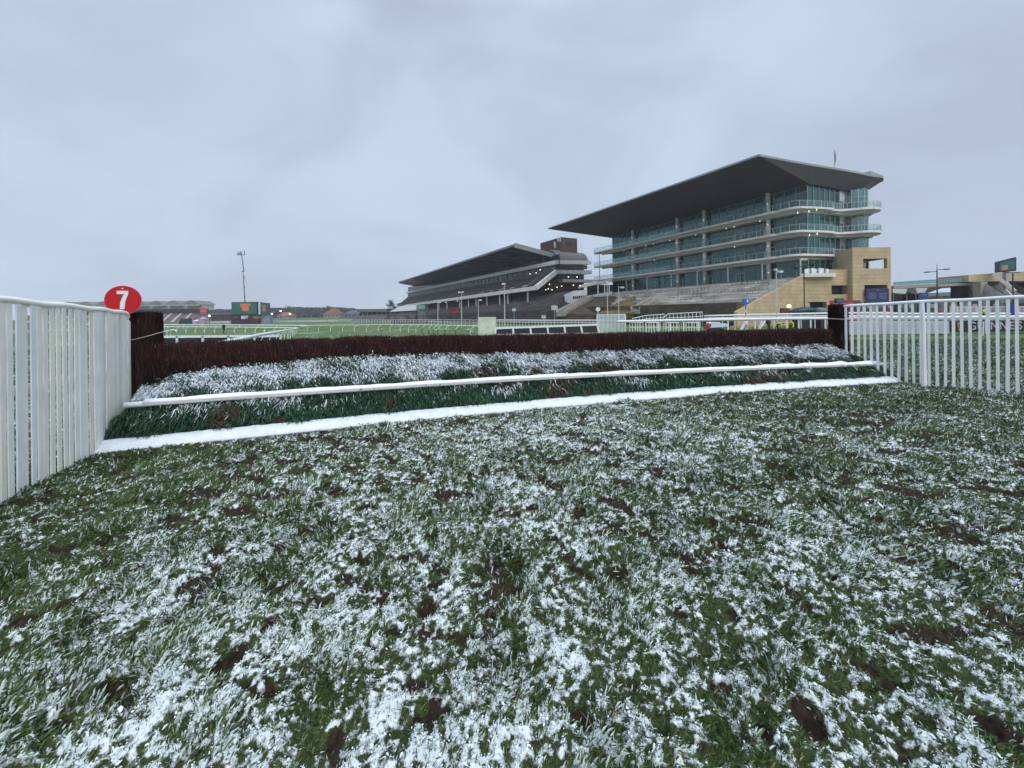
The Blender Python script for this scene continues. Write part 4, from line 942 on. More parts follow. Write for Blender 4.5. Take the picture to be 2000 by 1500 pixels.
# space under the tier
for px, pb in ((857, 606), (873, 606), (898, 604), (915, 604), (930, 603), (951, 607), (976, 605), (992, 606), (1031, 598)):
    f = 0; p = Q(px, 580, -1.4); top_ = np.interp(px, [775, 1046], [f1.z, f0.z])-.6
    # true height of the fascia above this point
    tt = (Vector((p.x, p.y))-Vector((f1.x, f1.y))).dot(Vector((f0.x-f1.x, f0.y-f1.y)))/((f0.x-f1.x)**2+(f0.y-f1.y)**2); zt_ = f1.z+(f0.z-f1.z)*tt-.7
    mb = MB(); b0 = Q(px, pb, -1.4); mb.tube([(p.x, p.y, b0.z-1.2), (p.x, p.y, zt_)], .30, 8); mb.build('column', mat('old_column', (.46, .47, .45), .8, .15, 1), og)
a, b_ = Q(1062, 545, -12), Q(775, 594, -12); mb = MB(); mb.ext([(a.x, a.y, a.z+1), (b_.x, b_.y, b_.z+.5), (b_.x, b_.y, -1), (a.x, a.y, -1)], inn*.4); mb.build('undercroft_wall', INTERIOR, og)
def terrace(name, P0, P1, Q0, Q1, ns, m, parent, base=-1.3):
    """stepped slope from the edge P0-P1 (high) down to Q0-Q1 (low)"""
    mb = MB(); P0, P1, Q0, Q1 = map(Vector, (P0, P1, Q0, Q1))
    for i in range(ns):
        u0, u1 = i/ns, (i+1)/ns; p0, p1 = P0.lerp(Q0, u0), P1.lerp(Q1, u0); q0, q1 = P0.lerp(Q0, u1), P1.lerp(Q1, u1)
        mb.add([p0, p1, (q1.x, q1.y, p1.z), (q0.x, q0.y, p0.z), q1, q0], [(0, 1, 2, 3), (3, 2, 4, 5)])
    for (h_, l_) in ((P0, Q0), (P1, Q1)): mb.add([h_, l_, (l_.x, l_.y, base), (h_.x, h_.y, base)], [(0, 1, 2, 3)])
    mb.add([Q0, Q1, (Q1.x, Q1.y, base), (Q0.x, Q0.y, base)], [(0, 1, 2, 3)]); return mb.build(name, m, parent)
terrace('lower_terrace', Q(1120, 568, -11.5), Q(790, 607, -11.5), Q(1062, 606, 8), Q(770, 616, 8), 26, mat('worn_terrace', (.125, .108, .095), .95, .3, .25), og)
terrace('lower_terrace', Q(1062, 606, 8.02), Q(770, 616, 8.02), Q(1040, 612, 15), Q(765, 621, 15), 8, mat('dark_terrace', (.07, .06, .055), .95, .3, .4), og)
rg = random.Random(9)
for i in range(34):      # barriers on the old terrace
    f = rg.random(); u0 = rg.choice([.2, .35, .5, .65, .8]); p = Q(1110, 565, -11.5).lerp(Q(795, 600, -11.5), f); q_ = Q(1060, 606, 8).lerp(Q(772, 616, 8), f); c_ = p.lerp(q_, u0); mb = MB(); w_ = rg.uniform(2, 4)
    e_ = c_+Vector((dB.x, dB.y, 0))*w_; mb.bar(c_, c_+Vector((0, 0, 1.2)), .07, .07); mb.bar(e_, e_+Vector((0, 0, 1.2)), .07, .07); mb.bar(c_+Vector((0, 0, 1.2)), e_+Vector((0, 0, 1.2)), .09, .09); mb.build('crush_barrier', MATS['barrier_metal'], og)
for px, py in ((1066, 566), (1071, 564), (1078, 566), (1088, 561), (1097, 559), (1120, 557), (1133, 558), (1073, 555), (857, 588), (871, 591), (893, 588), (1018, 565), (826, 594), (1047, 533), (1055, 527), (1110, 541), (1127, 541), (1035, 535)):
    q_ = PL(px, py, O2-nB*(3 if px < 1060 else 1), dB); mb = MB(); mb.ball(q_, .17, 6); mb.build('lamp', LAMP, og)
# ----- banks, cabin and stairs between the stands
terrace('connecting_terrace', P(1152, 566, 128), P(1085, 575, 128), P(1092, 612, 104), P(1040, 613, 104), 20, mat('dark_brown_terrace', (.055, .046, .042), .95, .3, .3), og)  # dark brown stepped terrace at the end of the old stand
bankm = thing('grass_bank', 'brown green bank between the two grandstands', 'bank', (15, 110, -1))
mb = MB(); q_ = [P(1096, 613, 97), P(1240, 614, 97), P(1225, 577, 112), P(1150, 580, 114)]; mb.ext(q_, (0, 1.0, -4)); mb.build('slope', OLIVE, bankm)
stt = thing('outdoor_stairs', 'pale concrete stairs climbing the bank beside the white cabin', 'stairs', (12, 100, -1))
stair(P(1093, 612, 96), P(1152, 581, 111), 2.0, stt, CONC, 20)
cab = thing('cabin', 'white cabin with a dark window strip perched above the stairs', 'cabin', P(1128, 594, 113))
a, b_ = P(1106, 594, 112), P(1147, 589, 112); tp = P(1112, 569, 112).z
mb = MB(); mb.prism([(a.x, a.y+2.2), (a.x+2.1, a.y), (b_.x, b_.y), (b_.x, b_.y+5), (a.x, a.y+5)], a.z, [tp-.8, tp+.1, tp+.4, tp+.4, tp-.8]); mb.build('body', mat('white_cladding', (.58, .61, .62), .6, .08, 1), cab)
a, b_ = P(1119, 584, 111.9), P(1142, 577, 111.9); mb = MB(); mb.ext([(a.x, a.y, a.z), (b_.x, b_.y, a.z+.2), (b_.x, b_.y, b_.z), (a.x, a.y, b_.z-.2)], (0, .1, 0)); wn = mb.build('window', mat('cabin_window', (.04, .045, .05), .2, .2, 1), cab)
mb = MB(); [mb.bar((a.x+k*.55, 111.85, a.z), (a.x+k*.55, 111.85, b_.z), .08, .05) for k in range(1, 6)]; mb.build('frame', WHITE, wn)
wk = thing('covered_walkway', 'white walkway with slim posts joining the two grandstands', 'walkway', P(1170, 586, 117))
a, b_ = P(1147, 586, 117), P(1196, 577, 117); mb = MB(); mb.ext([a, b_, b_+Vector((0, 0, 1.3)), a+Vector((0, 0, 1.3))], (0, 6, 0)); mb.build('deck', MATS['white_cladding'], wk)
a, b_ = P(1137, 561, 117), P(1196, 550, 117); mb = MB(); mb.ext([a, b_, b_+Vector((0, 0, .8)), a+Vector((0, 0, .8))], (0, 7, 0)); mb.build('canopy', BAND, wk)
for px in (1145, 1168, 1181, 1190): a = P(px, 577, 117.2); mb = MB(); mb.bar(a, (a.x, a.y, P(px, 559, 117.2).z+.4), .3, .3); mb.build('post', WHITE, wk)
mb = MB(); a, b_ = P(1147, 577, 123.5), P(1200, 556, 123.5); mb.ext([(a.x, a.y, a.z), (b_.x, b_.y, a.z), (b_.x, b_.y, b_.z), (a.x, a.y, b_.z)], (0, .3, 0)); mb.build('back_wall', mat('walkway_dark', (.06, .05, .05), .7, .3, .6), wk)
# ================= running rails =================
def rail_thing(label, ctrl, group=None, name='running_rail', top=1.2, rr=.04, spacing=None, posts=None, style='goose', lean=(.35, 0), m=PLAST, dark_posts=(), double=None, pr=.028, samp=60):
    """ctrl: list of (px, py_of_rail, Y) photo-measured points along the rail"""
    pts = [P(*c) for c in ctrl]
    # smooth sampling through the control points
    d = [0]
    for a, b_ in zip(pts, pts[1:]): d.append(d[-1]+(b_-a).length)
    def at(s_): return Vector([float(np.interp(s_, d, [p[k] for p in pts])) for k in range(3)])
    line = [at(d[-1]*i/samp) for i in range(samp+1)]
    for _ in range(3): line = [line[0]]+[(line[i-1]+line[i]*2+line[i+1])/4 for i in range(1, len(line)-1)]+[line[-1]]
    root = thing(name, label, 'rail', (line[0].x, line[0].y, gz(line[0].y)), group)
    mb = MB(); mb.tube(line, rr, 8); mb.build('rail_tube', m, root, smooth=True)
    if double:
        for dz in double: mb = MB(); mb.tube([p-Vector((0, 0, dz)) for p in line], rr*.8, 6); mb.build('lower_rail_tube', m, root, smooth=True)
    fr = [] 
    if spacing:
        k = int(d[-1]/spacing); fr = [(i+.5)/k for i in range(min(k, 98))] if k <= 98 else [(i+.5)/98 for i in range(98)]
    elif posts: 
        for px in posts:     # find where the rail crosses this pixel column
            best = min(range(len(line)*10), key=lambda j: abs(1000+FPX*(lambda q: q.x/q.y)(line[min(j//10, samp-1)].lerp(line[min(j//10+1, samp)], (j % 10)/10))-px))
            fr.append(best/10/samp)
    for i, f in enumerate(fr):
        j = min(int(f*samp), samp-1); q = line[j].lerp(line[j+1], f*samp-j); zg = gz(q.y)-.03; mb = MB()
        if style == 'goose':
            bx_, by_ = q.x-lean[0], q.y-lean[1]; hgt = q.z-zg; bend = Vector((bx_, by_, zg+hgt*.62))
            if i in dark_posts:
                mb.tube([(bx_, by_, zg), bend], pr, 6, 1); mb.tube([bend, bend+(q-bend)*.35+Vector((0, 0, .06)), q], pr, 6, 0); mb.build('post', [m, mat('green_sleeve', (.01, .05, .025), .6, .1, 2)], root)
            else: mb.tube([(bx_, by_, zg), bend, bend+(q-bend)*.35+Vector((0, 0, .06)), q], pr, 6); mb.build('post', m, root)
        else: mb.tube([(q.x, q.y, zg), q-Vector((0, 0, rr))], pr, 6); mb.build('post', m, root)
    return root
GR = 'white running rails round the course'
rail_thing('white rail rising from the left end of the birch fence and curling away', [(395, 676, 12.5), (440, 669, 13.0), (480, 660, 15), (510, 653.5, 18), (545, 647.5, 25), (568, 643.5, 40), (583, 641, 62)], GR, rr=.075, posts=[462, 482, 505, 521, 537, 549, 556, 562, 568, 572, 576, 579, 582], lean=(.30, .05), m=PLAST)
rail_thing('far white rail with curved posts left of the corner where two rails meet', [(583, 641, 64), (560, 640, 66), (450, 639, 68), (380, 638.5, 70), (300, 638, 71), (180, 637, 72)], GR, rr=.09, pr=.07, posts=[350, 368, 386, 404, 424, 443, 463, 484, 503, 521, 540, 560, 576, 330, 312], lean=(.5, 0), m=mat('ivory_plastic', (.68, .72, .62), .4, .05, 2))
rail_thing('thin distant white rail beyond the curved post rail on the left', [(600, 635.5, 95), (450, 634.5, 98), (300, 634, 100), (150, 634, 100)], GR, rr=.11, pr=.07, spacing=5.2, lean=(.4, 0))
rail_thing('white rail ending in a hooked tip just right of the left birch pillar', [(300, 650, 42), (322, 647, 43), (340, 643.5, 45), (344, 646.5, 44)], GR, rr=.06, pr=.03, posts=[305, 312, 320, 329, 336], lean=(.2, 0), samp=30)
rail_thing('white rail with bent posts crossing the green turf to the cream panel', [(934, 637, 41), (918, 636.6, 43), (898, 636, 45.5), (877, 635.5, 48), (862, 635, 51), (843, 634.6, 55), (818, 634.2, 59), (787, 634, 62), (745, 634, 65), (700, 634.6, 67), (650, 635, 69), (606, 635.2, 70), (588, 637.5, 67)], GR, rr=.06, pr=.045,
    posts=[606, 628, 651, 675, 698, 722, 745, 768, 788, 804, 819, 831, 844, 854, 863, 878, 898, 928], dark_posts=(11, 12, 13, 14, 15, 16), lean=(.55, 0), m=MATS['ivory_plastic'])
rail_thing('double white crowd rail in front of the old grandstand', [(640, 625, 150), (760, 624.6, 120), (860, 624.4, 95), (945, 625, 78)], None, name='crowd_rail', rr=.05, pr=.035, spacing=1.75, style='straight', double=[.45], samp=40)
rail_thing('white crowd rail between the cream panel and the slatted wing', [(962, 625, 72), (1060, 625.5, 66), (1170, 625.5, 60)], None, name='crowd_rail', rr=.085, pr=.035, spacing=.62, style='straight', double=[.35], samp=40)
rail_thing('thick white rail running behind the birch fence on the right', [(1205, 628, 37), (1300, 626, 36), (1450, 623.5, 34.5), (1600, 621.5, 33.5), (1760, 620.5, 33), (2080, 618, 32), (2300, 616, 31)], GR, rr=.12, pr=.06, posts=[1262, 1286, 1308, 1335, 1364, 1422, 1474, 1537, 1560, 1584, 1612, 1700, 1783, 1925], style='straight')
rail_thing('slim upper white rail with close bars behind the thick rail', [(1375, 617, 58), (1500, 614, 55), (1660, 611, 52), (1800, 613, 50), (2100, 612, 48), (2350, 610, 46)], None, name='crowd_rail', rr=.12, pr=.05, spacing=1.6, style='straight', double=[.35, .62], samp=40)
# ================= second fence: black infill panels in white frames =================
def panel_run(label, tl, tr, bl, br, n, slant, name='panel_frame', dep=.35):
    """white frame with black infill; corner points are world vectors"""
    root = thing(name, label, 'fence panel', (tl.x, tl.y, gz(tl.y)))
    mb = MB(); mb.bar(tl, tr, .14, .20); mb.bar(bl, br, .14, .16); mb.build('frame_rails', WHITE, root)
    for i in range(n+1):
        f = i/n; a = tl.lerp(tr, f); b_ = bl.lerp(br, f); mb = MB(); mb.bar(a+Vector((0, -.02, .05)), b_+Vector((0, -.02, -.05)), .17, .10, up=(0, 1, 0)); mb.build('upright', WHITE, root)
    for i in range(n):
        a, b_ = tl.lerp(tr, (i+.0)/n), tl.lerp(tr, (i+1)/n); c_, d_ = bl.lerp(br, (i+1)/n), bl.lerp(br, i/n); mb = MB(); mb.ext([a, b_, c_, d_], (0, .05, 0)); mb.build('infill', mat('black_infill', (.018, .016, .024), .6, .2, 3), root)
    mb = MB(); mb.box(((bl.x+br.x)/2, (bl.y+br.y)/2+dep, (min(bl.z, br.z)+gz(bl.y))/2-.1), (abs(br.x-bl.x)*.98, .06, max(.1, min(bl.z, br.z)-gz(bl.y)+.2)), math.atan2(br.y-bl.y, br.x-bl.x)); mb.build('foot', DARK, root)
    return root
panel_run('long black and white framed panel beyond the left end of the birch fence', P(296, 658, 33), P(548, 656, 33), P(296, 673, 33), P(548, 671.5, 33), 5, 0)
panel_run('row of six black panels in a white frame right of the cream box', P(968, 641, 37), P(1166, 634, 38.5), P(968, 654, 37), P(1170, 651, 38.5), 6, 0)
cb = thing('cream_panel', 'plain cream board standing upright beyond the birch fence', 'board', (P(952, 660, 38).x, 38, gz(38)))
a, b_ = P(934, 621, 38), P(968, 620, 38); mb = MB(); mb.box(((a.x+b_.x)/2, 38.2, (a.z+gz(38))/2), (b_.x-a.x, .4, a.z-gz(38))); mb.build('board', mat('cream_board', (.60, .62, .52), .6, .1, .8), cb)
mb = MB(); mb.box(((a.x+b_.x)/2, 38.2, a.z+.03), (b_.x-a.x+.1, .5, .06)); mb.build('capping', PLAST, cb)
mb = MB(); a = P(951, 640, 37.95); mb.bar(a, a+Vector((.18, 0, .12)), .05, .05); mb.build('handle', STEEL, cb)
ws = thing('slatted_wing', 'translucent white slatted wing panel beside the black panels', 'fence', (P(1190, 640, 39).x, 39, gz(39)))
a, b_ = P(1166, 615, 39), P(1221, 614, 37.5)
for i in range(22):
    p = a.lerp(b_, i/21); mb = MB(); mb.box((p.x, p.y, (p.z+gz(38))/2), (.085, .03, p.z-gz(38))); mb.build('slat', mat('translucent_white', (.62, .68, .70), .5, .08, 2), ws)
mb = MB(); mb.tube([a, b_], .05, 6); mb.bar(a-Vector((0, -.04, .55)), b_-Vector((0, -.04, .55)), .03, .09); mb.tube([(a.x, a.y, gz(38)), a], .05, 6); mb.tube([(b_.x, b_.y, gz(38)), b_], .07, 6); mb.build('frame', PLAST, ws)
# disc marker post
a = P(1168, 604, 41); dm = thing('disc_marker', 'small white disc on a post above the slatted wing', 'marker post', (a.x, 41, gz(41)))
mb = MB(); mb.tube([a, a+Vector((0, .04, 0))], .23, 20); mb.build('disc', WHITE, dm); mb = MB(); mb.tube([(a.x, 41.04, gz(41)), (a.x, 41.04, a.z-.2)], .04, 6); mb.build('post', WHITE, dm)
# dark green marker with black cross, striped post with blue flag board
a = P(1457, 588, 42); fm = thing('furlong_marker', 'blue board on a blue and white banded post', 'marker post', (a.x, 42, gz(42)))
mb = MB(); mb.prism([(a.x-.28, 42), (a.x-.02, 41.86), (a.x+.20, 42), (a.x+.2, 42.2), (a.x-.28, 42.2)], a.z-.25, a.z+.25); mb.add([(a.x-.26, 41.99, a.z-.26), (a.x+.2, 41.99, a.z-.26), (a.x-.02, 41.95, a.z-.62), (a.x-.02, 42.1, a.z-.62)], [(0, 1, 2), (0, 1, 3), (0, 2, 3), (1, 2, 3)]); mb.build('board', mat('bright_blue', (.02, .16, .55), .5, .05, 2), fm)
mb = MB(); mb.box((a.x+.06, 41.85, a.z+.02), (.13, .03, .3)); mb.build('white_mark', WHITE, fm)
zt_ = a.z-.6; k = 0
for k in range(9): mb = MB(); z0 = gz(42)+(zt_-gz(42))*k/9; mb.tube([(a.x-.02, 42.05, z0), (a.x-.02, 42.05, z0+(zt_-gz(42))/9-.004)], .05, 8); mb.build('band', WHITE if k % 2 else MATS['bright_blue'], fm)
# ================= lamp posts =================
def lamp(px, ytop, ybot, Y, label, heads, dark=False, lean=.0, group='tall lamp posts near the stands'):
    a = P(px, ytop, Y); zb = gz(Y); r = thing('lamp_post', label, 'lamp post', (a.x, Y, zb), group); m = mat('dark_lamp_metal', (.03, .03, .035), .5, .1, 2) if dark else mat('pale_lamp_metal', (.50, .51, .48), .5, .1, 1)
    mb = MB(); mb.tube([(a.x+lean, Y, zb), (a.x, Y, a.z)], [.10, .055] if not dark else [.11, .07], 8); mb.build('pole', m, r)
    for (dx, dz, w_) in heads:
        mb = MB(); h = a+Vector((dx, 0, dz))
        if dark: mb.tube([a+Vector((0, 0, dz*.6)), h], .05, 6)
        else: mb.bar(a, h, .1, .1)
        if dark: mb.ball(h, w_/2, 8, sz=.22)
        else: mb.box(h, (w_*.7, .5, .26))
        mb.build('lamp_head', m if dark else mat('head_white', (.62, .63, .62), .5, .1, 1), r)
    return r
lamp(901, 572, 620, 78, 'thin white lamp post in front of the old stand, twin square heads', [(-.4, .1, .7), (.3, .15, .6)])
lamp(934, 588, 622, 80, 'short white lamp post just above the cream panel', [(.45, .2, .9)])
lamp(855, 592, 622, 88, 'shortest white lamp post, left end of the old stand', [(.4, .15, .8)])
lamp(985, 556, 626, 62, 'tall white lamp post before the columns of the old stand', [(-.1, .1, .8)])
lamp(1186, 552, 618, 70, 'white mast left of the glass stand with a small dish', [(.0, .1, .5)])
lamp(1208, 560, 618, 72, 'white lamp post at the far end of the glass stand, head to the right', [(.7, -.15, .8)])
lamp(1516, 528, 616, 54, 'white lamp post before the sandstone wall', [(.55, -.2, .8), (-.1, .1, .3)])
lamp(1830, 528, 580, 58, 'black twin armed lamp post with a spike by the footbridge', [(-1.45, -.25, .9), (1.45, .15, .9)], dark=True)
mb = MB(); a = P(1830, 514, 58); b_ = P(1830, 530, 58); mb.tube([b_, a], [.06, .01], 6); o = mb.build('spike', MATS['dark_lamp_metal'], S.objects.get('lamp_post.007'))
lamp(1978, 533, 590, 55, 'black twin armed lamp post before the grey outdoor stairs', [(-.75, .05, .7), (.55, .05, .7)], dark=True)
# twin floodlight on an arm by the round drinks balcony
a = P(1554, 523, 66); b_ = P(1586, 516, 66); fs_ = thing('floodlight', 'pair of round black floodlights joined by a bar under the balcony', 'floodlight', a)
mb = MB(); mb.bar(a, b_, .12, .12); mb.bar(a.lerp(b_, .5), (a.lerp(b_, .5).x, 66, gz(66)), .12, .12); mb.build('arm', DARK, fs_)
for q_ in (a, b_): mb = MB(); mb.ball(q_, .42, 10, sz=.8); mb.build('lamp_head', DARK, fs_)
# ================= footbridge, stairs and screen at the right =================
ZB = 74
fb = thing('footbridge', 'pale footbridge with a glass parapet leading right from the sandstone tower', 'footbridge', (75, 74, gz(74)))
a, b_ = P(1745, 558, ZB), P(1912, 551, 70); mb = MB(); mb.ext([a, b_, P(1912, 556, 70), P(1745, 564, ZB)], (0, 3.2, 0)); dk = mb.build('deck', mat('bridge_concrete', (.36, .33, .28), .8, .1, .5), fb)
mb = MB(); mb.ext([P(1745, 551, ZB-.05), P(1893, 541, 70.3), P(1893, 550, 70.3), P(1745, 557.5, ZB-.05)], (0, .05, 0)); pr_ = mb.build('glass_parapet', glass('parapet_glass', (.55, .78, .76), .12, .7, .1), fb)
mb = MB()
for k in range(26): q0 = P(1745, 551, ZB-.05).lerp(P(1893, 541, 70.3), k/25); q1 = P(1745, 557.5, ZB-.05).lerp(P(1893, 550, 70.3), k/25); mb.bar(q0, q1, .06, .06)
mb.build('parapet_posts', MATS['tower_mullion'], pr_)
stp = thing('stair_block', 'sandstone stair building with grey concrete flights right of the footbridge', 'building', (86, 70, gz(70)))
mb = MB(); mb.ext([P(1892, 537, 69.8), P(1949, 533, 69.8), P(2120, 524, 69.8), P(2120, 548, 69.8), P(1960, 549, 69.8), P(1912, 550, 69.8), P(1892, 550, 69.8)], (0, 5, 0)); mb.build('upper_wall', STONE, stp)
mb = MB(); q_ = P(1914, 565, 69); mb.box((q_.x, q_.y, (P(1914, 551, 69).z+gz(69))/2), (1.2, 1.2, P(1914, 551, 69).z-gz(69))); mb.build('pillar', mat('pillar_concrete', (.33, .30, .25), .8, .15, 1), stp)
mb = MB(); mb.ext([P(1892, 556, 72), P(1912, 555, 72), P(1912, 612, 72), P(1892, 612, 72)], (0, 3, 0)); mb.ext([P(1920, 556, 73), P(2120, 545, 73), P(2120, 612, 73), P(1920, 612, 73)], (0, 1, 0)); mb.build('dark_rear_wall', mat('dark_backwall', (.05, .045, .05), .9, .3, .5), stp)  # dark coloured walls behind the pillar and stair flights
for (x0, y0, x1, y1, Y, th, m_) in ((1918, 549, 1990, 592, 69, 13, CONC), (1948, 547, 2010, 584, 70.5, 8, CONC), (1975, 548, 2060, 600, 71, 12, CONCD)):
    mb = MB(); mb.ext([P(x0, y0, Y), P(x1, y1, Y-6), P(x1, y1+th, Y-6), P(x0, y0+th, Y)], (0, 2.0, 0)); mb.build('stair_flight', m_, stp)
for (x0, y0, x1, y1, Y) in ((1940, 535, 1962, 552, 68.6), (1962, 551, 1982, 569, 67), (1962, 567, 1978, 582, 66)):
    mb = MB(); mb.bar(P(x0, y0, Y), P(x1, y1, Y-1), .3, .5); mb.build('parapet', BAND if y0 < 560 else mat('cream_parapet', (.55, .5, .38), .8, .1, 1), stp)
sc = thing('screen', 'dark outdoor screen with a green and orange picture above the stair building', 'screen', P(1967, 530, 68))
a, b_, c_, d_ = P(1949, 511, 69), P(1985, 502, 66), P(1985, 529, 66), P(1949, 532, 69); mb = MB(); mb.ext([a, b_, c_, d_], (.4, .8, 0)); mb.build('casing', mat('screen_casing', (.03, .035, .05), .5, .1, 1), sc)
def lerp4(u, v): return (a.lerp(b_, u)).lerp(d_.lerp(c_, u), v)-Vector((.02, .05, 0))
mb = MB(); mb.ext([lerp4(.08, .12), lerp4(.92, .12), lerp4(.92, .88), lerp4(.08, .88)], (-.01, -.03, 0)); mb.build('picture', glow('screen_green', (.03, .10, .10), .8), sc)
mb = MB(); mb.ext([lerp4(.18, .45)-Vector((.03, .06, 0)), lerp4(.52, .45)-Vector((.03, .06, 0)), lerp4(.52, .86)-Vector((.03, .06, 0)), lerp4(.18, .86)-Vector((.03, .06, 0))], (-.01, -.02, 0)); mb.build('orange_patch', glow('screen_orange', (.42, .20, .10), .6), sc)
mb = MB(); q_ = P(1967, 531, 67.8); mb.bar((q_.x, 68, q_.z), (q_.x, 68, q_.z-3), .5, .5); mb.build('stand', STEEL, sc)
# buildings under the footbridge
bd = thing('building', 'dark brick building seen under the footbridge', 'building', (80, 84, gz(84)))
mb = MB(); mb.ext([P(1770, 563, 90), P(1900, 556, 90), P(1900, 612, 90), P(1770, 612, 90)], (0, 8, 0)); mb.build('wall', mat('dark_red_building', (.085, .06, .055), .9, .2, .5), bd)
for k, (x, w_) in enumerate(((1776, 12), (1796, 10), (1848, 14), (1872, 12))): mb = MB(); mb.ext([P(x, 572, 89.9), P(x+w_, 572, 89.9), P(x+w_, 584, 89.9), P(x, 584, 89.9)], (0, -.05, 0)); mb.build('window', MATS['old_window'], bd)
def tent(label, pts, Y, dep, m, name='marquee'):
    r = thing(name, label, 'tent', P((pts[0][0]+pts[1][0])/2, 600, Y)); mb = MB(); mb.ext([P(x, y, Y) for x, y in pts], (0, dep, 0)); mb.build('canopy', m, r)
    xs = [p[0] for p in pts]; yb = max(p[1] for p in pts)
    for x in (min(xs)+1, max(xs)-1): q_ = P(x, yb, Y+.1); mb = MB(); mb.bar((q_.x, Y+.1, q_.z), (q_.x, Y+.1, gz(Y)), .1, .1); mb.build('leg', STEEL, r)
    return r
TW = mat('white_canvas', (.62, .66, .72), .6, .06, 1)
tent('white canopy tent left of the dark tree under the footbridge', [(1744, 564), (1772, 564), (1769, 574), (1744, 572)], 80, 4, TW)
tent('small white canopy with sloping sides under the middle of the footbridge', [(1788, 563), (1812, 562), (1806, 572), (1793, 574)], 80, 4, TW)
tent('grey white lean-to roof under the right part of the footbridge', [(1862, 570), (1892, 560), (1892, 576), (1862, 577)], 80, 5, TW)
tr_ = thing('evergreen_shrub', 'rounded dark evergreen between the two white canopies', 'tree', P(1780, 590, 82)); q_ = P(1780, 575, 82); n = 2500
u = R.normal(0, 1, (n, 3)); u /= np.linalg.norm(u, axis=1)[:, None]; rad = R.random(n)**.25; c3 = np.array([q_.x, q_.y, q_.z-.6])+u*np.array([1.2, 1.2, 1.7])*rad[:, None]
def flakes(name, c3, size, mats, parent, midx=None):
    n = len(c3); A1 = R.normal(0, 1, (n, 3)); A1 /= np.linalg.norm(A1, axis=1)[:, None]; B1 = np.cross(A1, R.normal(0, 1, (n, 3))); B1 /= np.linalg.norm(B1, axis=1)[:, None]
    s_ = (size*R.uniform(.5, 1.3, n))[:, None]; V = np.stack([c3+A1*s_, c3+B1*s_*.6, c3-A1*s_, c3-B1*s_*.6], 1).reshape(-1, 3); b0 = np.arange(n)*4
    return raw(name, V, np.stack([b0, b0+1, b0+2, b0+3], 1), 4, mats, midx if midx is not None else R.integers(0, len(mats), n), parent)
EG = [mat('evergreen_dark', (.018, .028, .014), .8, .3, 3), mat('evergreen_mid', (.035, .045, .02), .8, .3, 3)]
flakes('crown', c3, .22, EG, tr_); mb = MB(); mb.tube([(q_.x, q_.y, gz(82)), (q_.x, q_.y, q_.z)], .15, 6); mb.build('trunk', BROWN, tr_)
# ================= hoardings along the right =================
BD = mat('grey_white_board', (.46, .50, .52), .5, .1, .5)
Yb = 34.5; zt1 = lambda px: P(px, 628, Yb).z
prev = None; brd = []
for i, px in enumerate(range(1655, 1852, 33)):
    a, b_ = P(px, 627, Yb), P(px+32.6, 627, Yb); r = thing('barrier_board', 'plain grey white board in the row behind the right wing fence', 'board', (a.x, Yb, gz(Yb)), 'plain boards along the foot of the thick rail')
    mb = MB(); mb.box(((a.x+b_.x)/2, Yb, (a.z+gz(Yb)+.0)/2), (b_.x-a.x-.02, .06, a.z-gz(Yb))); mb.build('sheet', BD, r)
    for q_ in (a, b_): mb = MB(); mb.box((q_.x+(.05 if q_ is a else -.07), Yb+.1, (a.z+gz(Yb))/2), (.07, .07, a.z-gz(Yb))); mb.build('stake', WHITE, r)
a, b_ = P(1856, 627, Yb), P(2070, 626, Yb); gb = thing('advertising_board', 'long black advertising board with a gold harp and white capital letters', 'advertising board', (a.x, Yb, gz(Yb)))
mb = MB(); mb.box(((a.x+b_.x)/2, Yb, (a.z+gz(Yb))/2+.05), (b_.x-a.x, .08, a.z-gz(Yb)-.1)); mb.build('panel', mat('black_hoarding', (.016, .014, .018), .45, .1, .5), gb)
zm = (a.z+gz(Yb))/2+.06
for px, ch in ((1898, 'G'), (1914, 'U'), (1927, 'I'), (1940, 'N'), (1958, 'N'), (1974, 'E'), (1990, 'S'), (2005, 'S')):
    q_ = P(px, 638, Yb); put_text('letter', ch, .98, mat('dulled_white_print', (.42, .42, .45), .6, .15, 3), gb, (q_.x, Yb-.06, zm), (1, 0), .95, .012)
q_ = P(1873, 638, Yb); GOLD = mat('gold_print', (.50, .28, .08), .5, .1, 2); hp = []
hp = [(-.22, .33), (-.12, .38), (-.02, .30), (.10, .22), (.20, .26), (.22, .18), (.16, .05), (.08, -.15), (-.02, -.36), (-.10, -.38), (-.12, -.30), (-.16, .0)]
mb = MB(); mb.ext([(q_.x+x, Yb-.065, zm+z) for x, z in hp], (0, .02, 0)); mb.build('harp', GOLD, gb)
mb = MB()
for k in range(4): mb.bar((q_.x-.09+k*.06, Yb-.075, zm+.2-k*.02), (q_.x-.07+k*.045, Yb-.075, zm-.22+k*.09), .015, .01)
mb.build('harp_strings', mat('black_hoarding', (.016, .014, .018)), gb)
# stake in front of it
a = P(1920, 662, 29); mb = MB(); q_ = P(1921, 628, 29); mb.tube([(a.x, 29, gz(29)), (q_.x, 29, q_.z)], .04, 6); tag(mb.build('stake', WHITE), 'single white stake standing before the black advertising board', 'stake')
